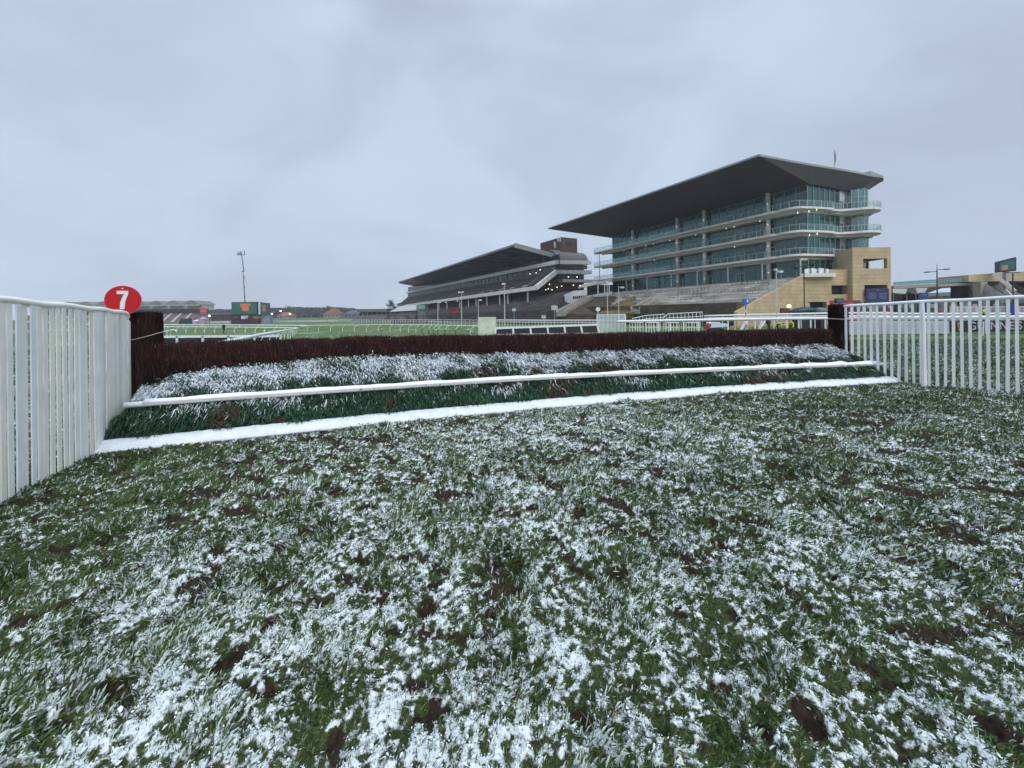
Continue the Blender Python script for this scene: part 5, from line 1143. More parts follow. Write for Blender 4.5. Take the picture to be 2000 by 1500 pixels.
# coloured notice boards further back
cols = [('dark teal', TEAL), ('dark teal', TEAL), ('dark teal', TEAL), ('maroon', mat('maroon_board', (.10, .03, .05), .6, .1, 2)), ('dark teal', TEAL), ('dark teal', TEAL), ('dark teal', TEAL), ('dark brown', mat('dark_brown_board', (.05, .03, .025), .6, .1, 2)), ('dusty pink', mat('dusty_pink_board', (.20, .11, .12), .6, .15, 2)), ('brown and amber', mat('amber_board', (.24, .12, .05), .6, .4, 6)), ('mauve', mat('mauve_board', (.17, .14, .17), .6, .15, 2)), ('black', DARK), ('mauve', mat('mauve_board', (0, 0, 0))), ('dark brown', MATS['dark_brown_board'])]
cnt = {}; ords = ['leftmost', 'second', 'third', 'fourth', 'fifth', 'sixth', 'seventh']; tot = {}
for c_, _ in cols: tot[c_] = tot.get(c_, 0)+1
for i, (cn, m_) in enumerate(cols):
    px = 1668+i*20.6; a, b_ = P(px, 590-i*.35, 56), P(px+15.5, 608, 56); k = cnt.get(cn, 0); cnt[cn] = k+1
    lb = f'{cn} upright notice board seen between the right wing pickets' if tot[cn] == 1 else f'{cn} upright notice board behind the right wing pickets, {ords[k]} of its colour'
    r = thing('notice_board', lb, 'notice board', (a.x, 56, gz(56)), 'upright notice boards along the crowd rail')
    mb = MB(); mb.box(((a.x+b_.x)/2, 56, (a.z+b_.z)/2), (b_.x-a.x, .15, a.z-b_.z)); mb.build('panel', m_, r)
    mb = MB(); mb.box(((a.x+b_.x)/2, 55.9, a.z*.5+b_.z*.5), ((b_.x-a.x)*.6, .04, (a.z-b_.z)*.35)); mb.build('faded_print', mat('faded_print_%s' % (i % 2), (.10, .16, .17) if i % 2 == 0 else (.33, .27, .30), .6, .4, 5), r)
    mb = MB(); mb.box(((a.x+b_.x)/2, 56.02, (b_.z+gz(56))/2), (.12, .1, b_.z-gz(56))); mb.build('leg', STEEL, r)
# white chalky advertising panels lower down
for i in range(8):
    px = 1860+i*19; a, b_ = P(px, 598, 50), P(px+17.5, 613, 50); r = thing('sales_booth', 'small white booth with pale pink print above the black board', 'booth', (a.x, 50, gz(50)), 'white booths along the crowd rail')
    mb = MB(); mb.box(((a.x+b_.x)/2, 50.3, (a.z+gz(50))/2), (b_.x-a.x, .05, a.z-gz(50))); mb.build('sheet', mat('pink_white_sheet', (.42, .43, .45), .6, .1, 1), r)
    mb = MB(); mb.box(((a.x+b_.x)/2, 50.25, (a.z+b_.z)/2+.05), ((b_.x-a.x)*.3, .03, .6)); mb.build('print', mat('pink_print', (.30, .24, .30), .6, .2, 3), r)
a, b_ = P(1969, 593, 49), P(1979, 612, 49); r = thing('recycling_bin', 'blue bin standing near the right edge of the frame', 'bin', (a.x, 49, gz(49)))
mb = MB(); mb.box(((a.x+b_.x)/2, 49, (a.z+gz(49))/2), (b_.x-a.x, .7, a.z-gz(49))); mb.build('body', mat('bin_blue', (.02, .03, .22), .5, .1, 2), r); mb = MB(); mb.box(((a.x+b_.x)/2, 49, a.z+.05), (b_.x-a.x+.06, .76, .09)); mb.build('lid', DARK, r)
# red board and small navy board by the right birch pillar
a, b_ = P(1621, 587, 60), P(1680, 606, 60); r = thing('advertising_board', 'red advertising board with a thin white line of text behind the right pillar', 'advertising board', (a.x, 60, gz(60)))
mb = MB(); mb.box(((a.x+b_.x)/2, 60, (a.z+gz(60))/2), (b_.x-a.x, .15, a.z-gz(60))); mb.build('panel', REDB, r); mb = MB()
for k in range(12): mb.box((a.x+(b_.x-a.x)*(.12+.07*k), 59.9, a.z-.45), (.22, .03, .14+.03*(k % 3)))
mb.build('line_of_text', mat('pink_print_line', (.6, .25, .25), .6, .1, 2), r)
a, b_ = P(1631.5, 583, 40), P(1646, 592, 40); r = thing('trackside_monitor', 'small dark blue monitor on a stalk above the right birch pillar', 'monitor', (a.x, 40, gz(40)))
mb = MB(); mb.box(((a.x+b_.x)/2, 40, (a.z+b_.z)/2), (b_.x-a.x, .3, a.z-b_.z)); mb.build('casing', mat('monitor_case', (.02, .03, .045), .5, .1, 1), r); mb = MB(); mb.box(((a.x+b_.x)/2, 39.84, (a.z+b_.z)/2), ((b_.x-a.x)*.8, .02, (a.z-b_.z)*.7)); mb.build('display', glow('monitor_blue', (.03, .07, .13), .8), r)
mb = MB(); mb.tube([((a.x+b_.x)/2, 40, gz(40)), ((a.x+b_.x)/2, 40, b_.z)], .05, 6); mb.build('stalk', DARK, r)
# blue banner by the tents
a, b_ = P(1796, 572, 70), P(1813, 590, 70); r = thing('banner', 'small royal blue banner below the footbridge canopy', 'banner', (a.x, 70, gz(70))); mb = MB(); mb.box(((a.x+b_.x)/2, 70, (a.z+gz(70))/2+1), (b_.x-a.x, .1, a.z-gz(70)-2)); mb.build('board', mat('royal_blue', (.02, .05, .18), .6, .1, 2), r)
mb = MB(); mb.box(((a.x+b_.x)/2, 69.92, a.z-.35), (.9, .02, .2)); mb.build('pale_print', mat('pale_blue_print', (.13, .16, .28)), r); mb = MB(); [mb.box((x, 70.1, (a.z+gz(70))/2), (.08, .08, a.z-gz(70))) for x in (a.x+.05, b_.x-.05)]; mb.bar((a.x, 70.1, a.z), (b_.x, 70.1, a.z), .08, .08); mb.build('frame', STEEL, r)
# dark covered tents and equipment by the sandstone wall
def cover(label, x0, x1, yt, yb, Y, m):
    a, b_ = P(x0, yt, Y), P(x1, yt, Y); zb = P(x0, yb, Y).z; r = thing('covered_stall', label, 'stall', (a.x, Y, gz(Y))); mb = MB(); rows = []
    for i in range(11):
        f = i/10; x = a.x+(b_.x-a.x)*f; e = math.sin(math.pi*min(max(f, .02), .98))**.35; rows.append([(x, Y-.1, zb), (x, Y, zb+(a.z-zb)*e*.85), (x, Y+.9, zb+(a.z-zb)*e), (x, Y+1.8, zb+(a.z-zb)*e*.85), (x, Y+1.9, zb)])
    loft(mb, rows); mb.build('tarpaulin', m, r, smooth=True); mb = MB(); mb.box(((a.x+b_.x)/2, Y+.9, (zb+gz(Y))/2), (b_.x-a.x-.3, 1.4, zb-gz(Y))); mb.build('base', DARK, r); return r
TG = mat('green_tarpaulin', (.025, .06, .06), .5, .2, .8)
cover('dark green tarpaulin covered stall before the sandstone doorway', 1560, 1602, 599, 611, 58, TG); cover('smaller grey green covered stall left of the right birch pillar', 1603, 1619, 600, 611, 57, mat('grey_tarpaulin', (.14, .17, .17), .5, .15, 1))
a = P(1541, 598, 60); r = thing('work_light', 'lit yellow work light on a stand near the sandstone wall', 'work light', (a.x, 60, gz(60))); mb = MB(); mb.ball(a, .3, 8); mb.build('lamp', glow('yellow_lamp', (1, .85, .45), 3), r); mb = MB(); mb.tube([(a.x, 60, gz(60)), (a.x, 60, a.z-.2)], .06, 6); mb.build('stand', DARK, r); mb = MB(); mb.box((a.x-.5, 60.2, a.z-.7), (1.2, .6, .8)); mb.build('generator', mat('brown_generator', (.12, .05, .04), .7, .2, 2), r)
# ================= white stepped ramp and barriers in mid ground =================
def fram(label, pts_top, drop, Y, n, name='barrier_rail'):
    top = [P(x, y, Y) for x, y in pts_top]; r = thing(name, label, 'barrier', (top[0].x, Y, gz(Y))); mb = MB(); mb.tube(top, .05, 5); low = [p-Vector((0, 0, drop)) for p in top]; mb.tube(low, .04, 5); mb.build('rails', PLAST, r)
    d = [0]
    for a, b_ in zip(top, top[1:]): d.append(d[-1]+(b_-a).length)
    for i in range(n+1):
        s_ = d[-1]*i/n; q_ = Vector([float(np.interp(s_, d, [p[k] for p in top])) for k in range(3)]); mb = MB(); mb.bar(q_, (q_.x, q_.y, max(gz(Y), q_.z-2.2)), .05, .05); mb.build('post', PLAST, r)
    return r
fram('white ramp railing rising left of the blue marker', [(1235, 622), (1262, 616), (1292, 614), (1297, 613)], .5, 57, 9)
fram('white stepped railing with a level top beside the blue marker', [(1295, 620), (1305, 613), (1372, 609.5), (1372, 620)], .6, 55, 12)
for i, x in enumerate((1230, 1262, 1300, 1340, 1380)):
    fram('low white crowd barrier panel behind the thick rail', [(x, 630), (x+26, 630)], .55, 45, 5, 'crowd_barrier')['group'] = 'low white crowd barriers'
a, b_ = P(1382, 616, 47), P(1425, 622, 47); r = thing('trolley', 'white topped trolley with red end behind the thick rail', 'trolley', (a.x, 47, gz(47)))
mb = MB(); mb.ext([P(1392, 633, 44), P(1424, 632, 44), P(1421, 638, 44), P(1388, 640, 44)], (0, 1.2, 0)); mb.build('cover', mat('pale_blue_sheet', (.55, .63, .72), .6, .1, 1), r); mb = MB(); mb.ext([P(1384, 633, 44.2), P(1390, 633, 44.2), P(1388, 643, 44.2), P(1382, 643, 44.2)], (0, 1, 0)); mb.build('end_panel', REDB, r); mb = MB(); mb.box((P(1403, 640, 44).x, 44.6, gz(44)+.3), (1.6, .9, .5)); mb.build('base', DARK, r)
a = P(1452, 637, 43); mb = MB(); mb.bar(P(1426, 638, 43), P(1478, 636, 43), .1, .15); tag(mb.build('barrier_plank', mat('orange_plank', (.50, .28, .14), .7, .1, 2)), 'faded orange plank lying level behind the thick rail', 'plank')
for i, (x, l_) in enumerate(((1446, 'left'), (1480, 'right'))):
    mb = MB(); mb.bar(P(x, 644, 42), P(x+9, 627, 42), .09, .09); mb.bar(P(x+3, 644, 42), P(x+14, 627, 42.5), .09, .09); mb.bar(P(x+4, 636, 42), P(x+9, 636, 42.3), .05, .05); tag(mb.build('trestle', PLAST), f'white trestle leaning behind the thick rail, {l_} one of two', 'trestle')
# ================= people =================
def person(label, loc, h, pose, top, legs, rz=0.0, hair=(.03, .02, .015)):
    """pose: joint positions in a body of height 1.8 m facing -Y"""
    J = dict(pel=(0, 0, .95), chest=(0, 0, 1.32), neck=(0, 0, 1.5), head=(0, -.02, 1.62), crown=(0, -.01, 1.76), shl=(-.19, 0, 1.43), ell=(-.25, .03, 1.15), hal=(-.25, -.06, .88), shr=(.19, 0, 1.43), elr=(.25, .03, 1.15), har=(.25, -.06, .88),
             hil=(-.09, 0, .9), knl=(-.11, -.03, .5), anl=(-.12, .02, .09), tol=(-.13, -.14, .03), hir=(.09, 0, .9), knr=(.11, -.03, .5), anr=(.12, .02, .09), tor=(.13, -.14, .03))
    J.update(pose)
    ed = [('pel', 'chest'), ('chest', 'neck'), ('neck', 'head'), ('head', 'crown'), ('chest', 'shl'), ('shl', 'ell'), ('ell', 'hal'), ('chest', 'shr'), ('shr', 'elr'), ('elr', 'har'), ('pel', 'hil'), ('hil', 'knl'), ('knl', 'anl'), ('anl', 'tol'), ('pel', 'hir'), ('hir', 'knr'), ('knr', 'anr'), ('anr', 'tor')]
    rad = dict(pel=.15, chest=.17, neck=.065, head=.095, crown=.06, shl=.085, ell=.06, hal=.045, shr=.085, elr=.06, har=.045, hil=.11, knl=.075, anl=.055, tol=.04, hir=.11, knr=.075, anr=.055, tor=.04)
    ks = list(J); me = bpy.data.meshes.new('person'); me.from_pydata([J[k] for k in ks], [(ks.index(a), ks.index(b_)) for a, b_ in ed], [])
    o = bpy.data.objects.new('person_tmp', me); COL.objects.link(o); m = o.modifiers.new('s', 'SKIN'); m.use_smooth_shade = True
    sv = me.skin_vertices[0].data
    for i, k in enumerate(ks): sv[i].radius = (rad[k], rad[k]); sv[i].use_root = (k == 'pel')
    o.modifiers.new('u', 'SUBSURF').levels = 1
    bpy.context.view_layer.update(); out = bpy.data.meshes.new_from_object(o.evaluated_get(bpy.context.evaluated_depsgraph_get())); bpy.data.objects.remove(o)
    out.name = 'person'; out.materials.clear()
    tm = mat('cloth_'+'_'.join(str(int(c*100)) for c in top), top, .8, .15, 8); lm = mat('cloth_'+'_'.join(str(int(c*100)) for c in legs), legs, .8, .15, 8)
    for x in (tm, lm, mat('skin', (.45, .27, .2), .6, .1, 8), mat('hair_dark', hair, .8, .2, 20)): out.materials.append(x)
    J3 = {k: Vector(v) for k, v in J.items()}
    for p in out.polygons:
        c = p.center; k = min(J3, key=lambda q: (J3[q]-c).length)
        p.material_index = 2 if k in ('head', 'hal', 'har', 'neck') else 3 if k == 'crown' else 1 if k in ('hil', 'hir', 'knl', 'knr', 'anl', 'anr', 'tol', 'tor') else 0
        if k == 'head' and c.y > J3['head'].y+.02: p.material_index = 3
    ob = bpy.data.objects.new('person', out); COL.objects.link(ob); ob.location = loc; ob.rotation_euler = (0, 0, rz); ob.scale = (h/1.8,)*3
    return tag(ob, label, 'person')
bendover = dict(chest=(0, -.28, 1.12), neck=(0, -.42, 1.16), head=(0, -.52, 1.12), crown=(0, -.62, 1.06), shl=(-.19, -.34, 1.12), ell=(-.22, -.38, .85), hal=(-.16, -.42, .6), shr=(.19, -.34, 1.12), elr=(.22, -.38, .85), har=(.16, -.42, .6), pel=(0, .05, .92))
arms = dict(ell=(-.3, -.1, 1.2), hal=(-.15, -.3, 1.25), elr=(.3, -.1, 1.2), har=(.15, -.3, 1.25))
stride = dict(knl=(-.1, -.2, .52), anl=(-.1, -.22, .1), tol=(-.1, -.38, .04), knr=(.1, .08, .5), anr=(.1, .32, .14), tor=(.1, .2, .03), hal=(-.26, .15, .92), har=(.26, -.25, .95))
HV = (.45, .62, .02)
a = P(1518, 640, 40); person('person in yellow high visibility top bending down beside the rail', (a.x, 40, gz(40)), 1.75, bendover, HV, (.03, .03, .04), .9)
a = P(1545, 640, 39); person('person in bright yellow coat stooping left of the right birch pillar', (a.x, 39, gz(39)), 1.8, bendover, (.55, .75, .02), (.03, .03, .05), -.7)
a = P(1501, 640, 41); person('person in dark clothes standing beside the stooping yellow coats', (a.x, 41, gz(41)), 1.75, {}, (.03, .025, .03), (.02, .02, .025), .2)
a = P(1922, 615, 46); person('person in yellow vest with dark hair behind the right wing pickets', (a.x, 46, gz(46)+.9), 1.75, arms, HV, (.03, .03, .04), .3)
a = P(437, 648, 64); person('person in black walking along the curved post rail on the left', (a.x, 64, gz(64)), 1.8, stride, (.012, .012, .015), (.012, .012, .015), 1.2)
a = pt(1.6, 1.6, 11.02); person('person in red brown coat on the second balcony corner', a, 1.75, {}, (.16, .07, .06), (.02, .02, .03), .5)
a = pt(.5, 1.0, 11.02); person('person in dark coat on the second balcony, nearest its corner', a, 1.8, {}, (.03, .035, .05), (.02, .02, .03), .5)
a = pt(17.5, 1.2, 15.62); person('person in dark clothes on the third balcony near the column', a, 1.78, {}, (.02, .02, .03), (.02, .02, .03), .3)
for i, (px, Y, c_, w_) in enumerate([(723, 140, (.02, .02, .03), 'dark'), (729, 139, (.05, .05, .12), 'navy'), (736, 141, (.03, .03, .03), 'black'), (770, 105, (.02, .02, .02), 'black'), (705, 150, (.35, .08, .07), 'red'), (741, 136, (.2, .2, .22), 'grey'), (864, 100, (.02, .02, .03), 'dark'), (826, 104, (.03, .03, .04), 'dark')]):
    lb = [' at the left of the group by the crowd rail', ' in the middle of the group by the crowd rail', ' at the right of the group by the crowd rail', ' alone behind the crowd rail', ' below the white roofed stand', ' just right of the small group', ' on the old terrace below the fourth column', ' on the old terrace left of the lamp post'][i]
    a = P(px, 620, Y); person(f'distant person in {w_} clothes{lb}', (a.x, Y, gz(Y)+(.5 if i > 5 else 0)), 1.8, {}, c_, (.02, .02, .03), i*.7)
# ================= far left stand with arched roofs =================
YS = 205
rs = thing('arched_roof_stand', 'long low stand on the left with a row of arched canopies', 'grandstand', (-220, YS, gz(YS)))
arcm = mat('arch_canopy', (.20, .195, .185), .7, .15, .2); wallm = mat('arch_stand_wall', (.46, .47, .43), .8, .15, .2); glm = mat('arch_stand_glass', (.16, .22, .21), .3, .15, .3); term = mat('arch_stand_terrace', (.15, .11, .10), .9, .2, .3)
X0, X1 = P(60, 600, YS).x, P(398, 600, YS).x; zr = P(390, 594.5, YS).z; zw = P(390, 603, YS).z; zg_ = P(390, 612, YS).z; zb_ = P(390, 628, YS).z
mb = MB(); mb.box(((X0+X1)/2, YS+4, (zr+zw)/2), (X1-X0-1.5, 8, zr-zw)); mb.build('upper_wall', wallm, rs)
mb = MB(); mb.ext([(X0, YS-.5, zw), (X1-1, YS-.5, zw), (X1-3.5, YS+2, zg_), (X0, YS+2, zg_)], (0, 5, 0)); mb.build('glazing', glm, rs)
nA_ = 10; wA = (X1-X0)/nA_
for i in range(nA_):
    mb = MB(); rows = []
    for j in range(13):
        f = j/12; x = X0+wA*(i+.06+.88*f); z = zr+2.3*math.sin(math.pi*f)**1.0-.2; rows.append([(x, YS-3, zr-.25), (x, YS-3, z), (x, YS+9, z), (x, YS+9, zr-.25)])
    loft(mb, rows); mb.build('arched_canopy', arcm, rs)
    mb = MB(); mb.bar((X0+wA*(i+.5), YS-3.1, zr-.5), (X0+wA*(i+1.02), YS-3.1, zr-.5), .15, .5); mb.bar((X0+wA*(i+.0), YS-3.1, zr-.5), (X0+wA*(i+.5), YS-3.1, zr-.5), .15, .5); mb.build('eaves_beam', mat('pale_eaves', (.40, .37, .33), .8, .1, .3), rs)
mb = MB(); mb.ext([(X0, YS-1, zg_), (X1-2, YS-1, zg_), (X1+3, YS-12, zb_-.5), (X0, YS-12, zb_-.5)], (0, 6, -1)); mb.build('terrace', term, rs)
for i in range(16):
    x = X1-6-i*4.6*1.15; mb = MB(); mb.ext([(x, YS-1.3, zg_+.1), (x+1.1, YS-1.3, zg_+.1), (x+5.4, YS-12.2, zb_-.3), (x+4.0, YS-12.2, zb_-.3)], (0, -.15, .05)); mb.build('aisle', mat('aisle_white', (.42, .41, .37), .8, .1, 1), rs)
for (x0, x1, y0, y1, Y, nm, lb, ct, m_) in ((350, 368, 622, 632, 150, 'parked_van', 'dark green van parked before the arched stand', 'van', TEAL), (376, 386, 624, 630, 150, 'stall_hut', 'small mauve hut left of the pink peaked stall', 'hut', mat('mauve_hut', (.42, .32, .42), .7, .1, 1)), (388, 400, 618, 629, 149, 'peaked_stall', 'pink peaked stall below the red board', 'stall', mat('pink_stall', (.40, .30, .36), .7, .1, 1))):
    a, b_ = P(x0, y0, Y), P(x1, y1, Y); r = thing(nm, lb, ct, (a.x, Y, gz(Y))); mb = MB(); w_ = b_.x-a.x; h_ = a.z-gz(Y)
    mb.box((a.x+w_/2, Y+1, gz(Y)+h_*.32), (w_, 2.2, h_*.6)); mb.build('body', m_, r); mb = MB()
    if nm == 'parked_van': mb.prism([(a.x+w_*.1, Y+.1), (a.x+w_*.95, Y+.1), (a.x+w_*.95, Y+1.9), (a.x+w_*.1, Y+1.9)], gz(Y)+h_*.62, gz(Y)+h_)
    else: mb.add([(a.x-.1, Y-.2, gz(Y)+h_*.62), (b_.x+.1, Y-.2, gz(Y)+h_*.62), (b_.x+.1, Y+2.3, gz(Y)+h_*.62), (a.x-.1, Y+2.3, gz(Y)+h_*.62), (a.x+w_/2, Y+1, gz(Y)+h_)], [(0, 1, 4), (1, 2, 4), (2, 3, 4), (3, 0, 4), (0, 3, 2, 1)])
    mb.build('roof', m_ if nm != 'stall_hut' else TW, r)
    if nm == 'parked_van':
        for x in (.2, .8): mb = MB(); mb.tube([(a.x+w_*x, Y-.12, gz(Y)+.4), (a.x+w_*x, Y+.1, gz(Y)+.4)], .42, 12); mb.build('wheel', DARK, r)
a, b_ = P(391, 602, 150), P(404, 613, 150); r = thing('advertising_board', 'pinkish red board raised at the right end of the arched stand', 'advertising board', (a.x, 150, gz(150)))
mb = MB(); mb.box(((a.x+b_.x)/2, 150, (a.z+b_.z)/2), (b_.x-a.x, .3, a.z-b_.z)); mb.build('panel', mat('pinkish_red', (.50, .07, .12), .6, .1, 1), r); mb = MB(); mb.box(((a.x+b_.x)/2, 149.8, (a.z+b_.z)/2), ((b_.x-a.x)*.7, .05, .35)); mb.build('white_line', mat('pink_line', (.7, .3, .35), .6, .1, 2), r)
mb = MB(); mb.bar((a.x+.4, 150.3, gz(150)), (a.x+.4, 150.3, a.z), .2, .2); mb.bar((b_.x-.4, 150.3, gz(150)), (b_.x-.4, 150.3, a.z), .2, .2); mb.bar((a.x+.4, 150.3, a.z-.2), (b_.x-.4, 150.3, a.z-.2), .2, .2); mb.build('legs', STEEL, r)
a = P(409, 617, 150); r = thing('work_light', 'bright lamp between the red board and the low brick building', 'work light', (a.x, 150, gz(150))); mb = MB(); mb.ball(a, .45, 8); mb.build('lamp', LAMP, r); mb = MB(); mb.tube([(a.x, 150, gz(150)), (a.x, 150, a.z-.3)], .1, 6); mb.build('stand', DARK, r)
# low brown building and the big screen
def lowb(label, x0, x1, y0, y1, Y, m, roofm=None, nwin=6, name='low_building'):
    a, b_ = P(x0, y0, Y), P(x1, y0, Y); r = thing(name, label, 'building', ((a.x+b_.x)/2, Y, gz(Y))); zt2 = a.z; mb = MB(); mb.box(((a.x+b_.x)/2, Y+4, (zt2+gz(Y))/2-.3), (b_.x-a.x, 8, zt2-gz(Y)+.6-.8)); w_ = mb.build('wall', m, r)
    mb = MB(); mb.box(((a.x+b_.x)/2, Y+4, zt2-.35), (b_.x-a.x+1, 9, .6)); mb.build('roof', roofm or STEEL, r)
    for i in range(nwin): x = a.x+(b_.x-a.x)*(i+.5)/nwin; mb = MB(); mb.box((x, Y-.03, (zt2+gz(Y))/2-.1), ((b_.x-a.x)/nwin*.5, .08, (zt2-gz(Y))*.35)); mb.build('window', MATS['old_window'], r)
    return r
lowb('long low reddish brown building left of the big screen', 412, 452, 612, 628, 170, mat('brown_red_wall', (.12, .07, .065), .9, .2, .4), mat('slate_roof', (.16, .17, .19), .8, .1, .4))
Y = 140; bs = thing('big_screen', 'large outdoor screen showing an orange emblem on green with a side screen and BET strip', 'screen', (P(478, 600, Y).x, Y, gz(Y)))
a, b_ = P(452, 590, Y), P(503, 614, Y); mb = MB(); mb.box(((a.x+b_.x)/2, Y+1.2, (a.z+b_.z)/2), (b_.x-a.x, 2.4, a.z-b_.z)); mb.build('casing', mat('screen_casing', (0, 0, 0)), bs)
mb = MB(); mb.box(((a.x+b_.x)/2, Y-.04, (a.z+b_.z)/2), ((b_.x-a.x)*.95, .06, (a.z-b_.z)*.92)); mb.build('picture', glow('big_screen_green', (.012, .085, .062), .9), bs)
cx_ = (a.x+b_.x)/2+.35; cz = (a.z+b_.z)/2+.2; OR = glow('big_screen_orange', (.50, .13, .06), .75)
em = [(-2.2, 1.6), (-1.6, 1.9), (-1.1, 1.5), (-.6, 1.85), (0, 1.5), (.6, 1.9), (1.1, 1.5), (1.7, 1.85), (2.2, 1.4), (1.9, .7), (1.45, .5), (1.4, -.6), (1.2, -1.5), (.5, -1.35), (0, -1.6), (-.6, -1.35), (-1.3, -1.4), (-1.3, -.4), (-1.6, .4), (-2.1, .6)]
mb = MB(); mb.ext([(cx_+x*.9, Y-.12, cz+z*.86) for x, z in em], (0, .05, 0)); mb.build('orange_emblem', OR, bs)
mb = MB()
for k in range(4): mb.bar((cx_-1.5+k*.95, Y-.16, cz+1.1), (cx_-1.2+k*.8, Y-.16, cz+.35), .16, .02)
mb.build('emblem_strokes', glow('big_screen_green', (0, 0, 0), 1), bs)
q0, q1 = P(503.5, 590, Y), P(508, 614, Y); mb = MB(); mb.box(((q0.x+q1.x)/2, Y+.5, (q0.z+q1.z)/2), (q1.x-q0.x, .5, q0.z-q1.z)); mb.build('white_divider', mat('pale_divider', (.55, .60, .68), .6, .1, 1), bs)
q0, q1 = P(508.3, 590.5, Y), P(520.5, 614, Y); mb = MB(); mb.ext([(q0.x, Y, q0.z), (q1.x, Y+1.6, q0.z-.25), (q1.x, Y+1.6, q1.z), (q0.x, Y, q1.z)], (0, .6, 0)); mb.build('side_screen', glow('side_screen_green', (.02, .06, .055), .8), bs)
mb = MB(); mb.ext([(q0.x+.7, Y-.05, q0.z-.9), (q1.x-.6, Y+1.4, q0.z-1), (q1.x-.6, Y+1.4, q1.z+1.1), (q0.x+.7, Y-.05, q1.z+1.0)], (0, .03, 0)); mb.build('side_emblem', glow('side_orange', (.28, .10, .09), .8), bs)
q0, q1 = P(450, 615, Y), P(504, 626, Y); mb = MB(); mb.box(((q0.x+q1.x)/2, Y+1.2, (q0.z+gz(Y))/2), (q1.x-q0.x, 2, q0.z-gz(Y))); mb.build('base', mat('screen_base', (.05, .035, .04), .7, .2, 1), bs)
c_ = P(477.5, 620.2, Y); put_text('lettering', 'BET', 1.55, glow('bet_white', (.55, .62, .8), .8), bs, (c_.x, Y+.1, c_.z), (1, 0), 1.0, .03)
mb = MB(); mb.box((c_.x+4.4, Y+.15, c_.z), (2.6, .05, 1.0)); mb.build('amber_text_block', mat('dull_amber', (.22, .15, .08), .7, .4, 4), bs); mb = MB(); mb.box((c_.x-3.3, Y+.15, c_.z), (1.6, .05, .9)); mb.build('maroon_text_block', mat('dull_maroon', (.14, .05, .06), .7, .4, 4), bs)
q0 = P(519, 620, Y); mb = MB(); mb.box((q0.x-1.2, Y+2.5, (q0.z+.6+gz(Y))/2), (3.2, 2, q0.z+.6-gz(Y))); mb.build('grey_box', mat('grey_blue_box', (.22, .27, .34), .7, .1, 1), bs)
# floodlight mast behind the screen
Y = 190; a = P(471.5, 494, Y); b_ = P(478.5, 592, Y); k1 = P(476.0, 530, Y); mst = thing('floodlight_mast', 'very tall slim mast with crossed floodlight arms behind the big screen', 'mast', (b_.x, Y, gz(Y)))
mb = MB(); mb.tube([(b_.x+.3, Y, gz(Y)), b_, k1+Vector((-.3, 0, -1))], [.32, .25, .18], 6); mb.tube([k1, a], [.24, .20], 6); mb.bar(k1+Vector((-.8, 0, -.2)), k1+Vector((.1, 0, 0)), .5, .5); mb.build('pole', mat('mast_metal', (.16, .17, .19), .6, .1, 1), mst)
for (dx0, dz0, dx1, dz1) in ((-1.9, -1.0, 1.7, -1.0), (-1.8, .4, .3, .0), (1.5, -1.0, 1.55, 1.1), (-.6, .9, .0, .2)):
    mb = MB(); mb.bar(a+Vector((dx0, 0, dz0)), a+Vector((dx1, 0, dz1)), .22, .3); mb.build('floodlight_arm', MATS['mast_metal'], mst)
for dx in (-1.7, -.9, -.1): mb = MB(); mb.box(a+Vector((dx, -.3, -.5)), (.6, .4, .5)); mb.build('lamp_head', MATS['mast_metal'], mst)
for i in range(3): mb = MB(); q_ = k1.lerp(b_, .2+.3*i); mb.box(q_, (.55, .5, .9)); mb.build('collar', MATS['mast_metal'], mst)
# pavilion, marquees and houses along the skyline
def house(label, x0, x1, ye, yr, yb, Y, wm, rm, name='house', hip=.25):
    a, b_ = P(x0, ye, Y), P(x1, ye, Y); zr_ = P(x0, yr, Y).z; r = thing(name, label, 'house', ((a.x+b_.x)/2, Y, gz(Y))); d = 9; mb = MB(); mb.box(((a.x+b_.x)/2, Y+d/2, (a.z+gz(Y))/2-.5), (b_.x-a.x, d, a.z-gz(Y)+1)); mb.build('wall', wm, r)
    w_ = b_.x-a.x; mb = MB(); mb.add([(a.x-.5, Y-.5, a.z), (b_.x+.5, Y-.5, a.z), (b_.x+.5, Y+d+.5, a.z), (a.x-.5, Y+d+.5, a.z), (a.x+w_*hip, Y+d/2, zr_), (b_.x-w_*hip, Y+d/2, zr_)], [(0, 1, 5, 4), (1, 2, 5), (2, 3, 4, 5), (3, 0, 4), (0, 3, 2, 1)]); mb.build('roof', rm, r)
    for i in range(4): mb = MB(); mb.box((a.x+w_*(i+.5)/4, Y-.02, (a.z+gz(Y))/2), (w_*.1, .06, (a.z-gz(Y))*.35)); mb.build('window', MATS['old_window'], r)
    return r
RB = mat('rust_tiles', (.22, .10, .07), .9, .2, .5); WB = mat('buff_render', (.30, .26, .23), .9, .15, .4)
house('pale walled house with rust roof above the far rails', 632, 662, 613, 602, 624, 290, WB, RB, hip=.38)
house('low house with red roof right of the big screen', 541, 566, 617, 610, 624, 300, mat('grey_render', (.3, .3, .32), .9, .1, .4), mat('faded_red_roof', (.30, .13, .10), .9, .2, .5))
house('grey roofed shed left of the white roofed stand', 672, 700, 613, 606, 624, 240, mat('blue_grey_wall', (.16, .18, .21), .8, .1, .4), mat('dark_slate', (.10, .11, .13), .8, .1, .4), hip=.3)
for px, py, lb in ((531, 613, 'leftmost'), (548, 607.5, 'middle, highest'), (566, 613, 'rightmost')):
    a = P(px, py, 230); r = thing('floodlight', f'small bright distant lamp, {lb} of three right of the big screen', 'floodlight', (a.x, 230, gz(230))); mb = MB(); mb.ball(a, .55, 8); mb.build('lamp', LAMP, r); mb = MB(); mb.tube([(a.x, 230, gz(230)), (a.x, 230, a.z-.4)], .12, 5); mb.build('pole', DARK, r)
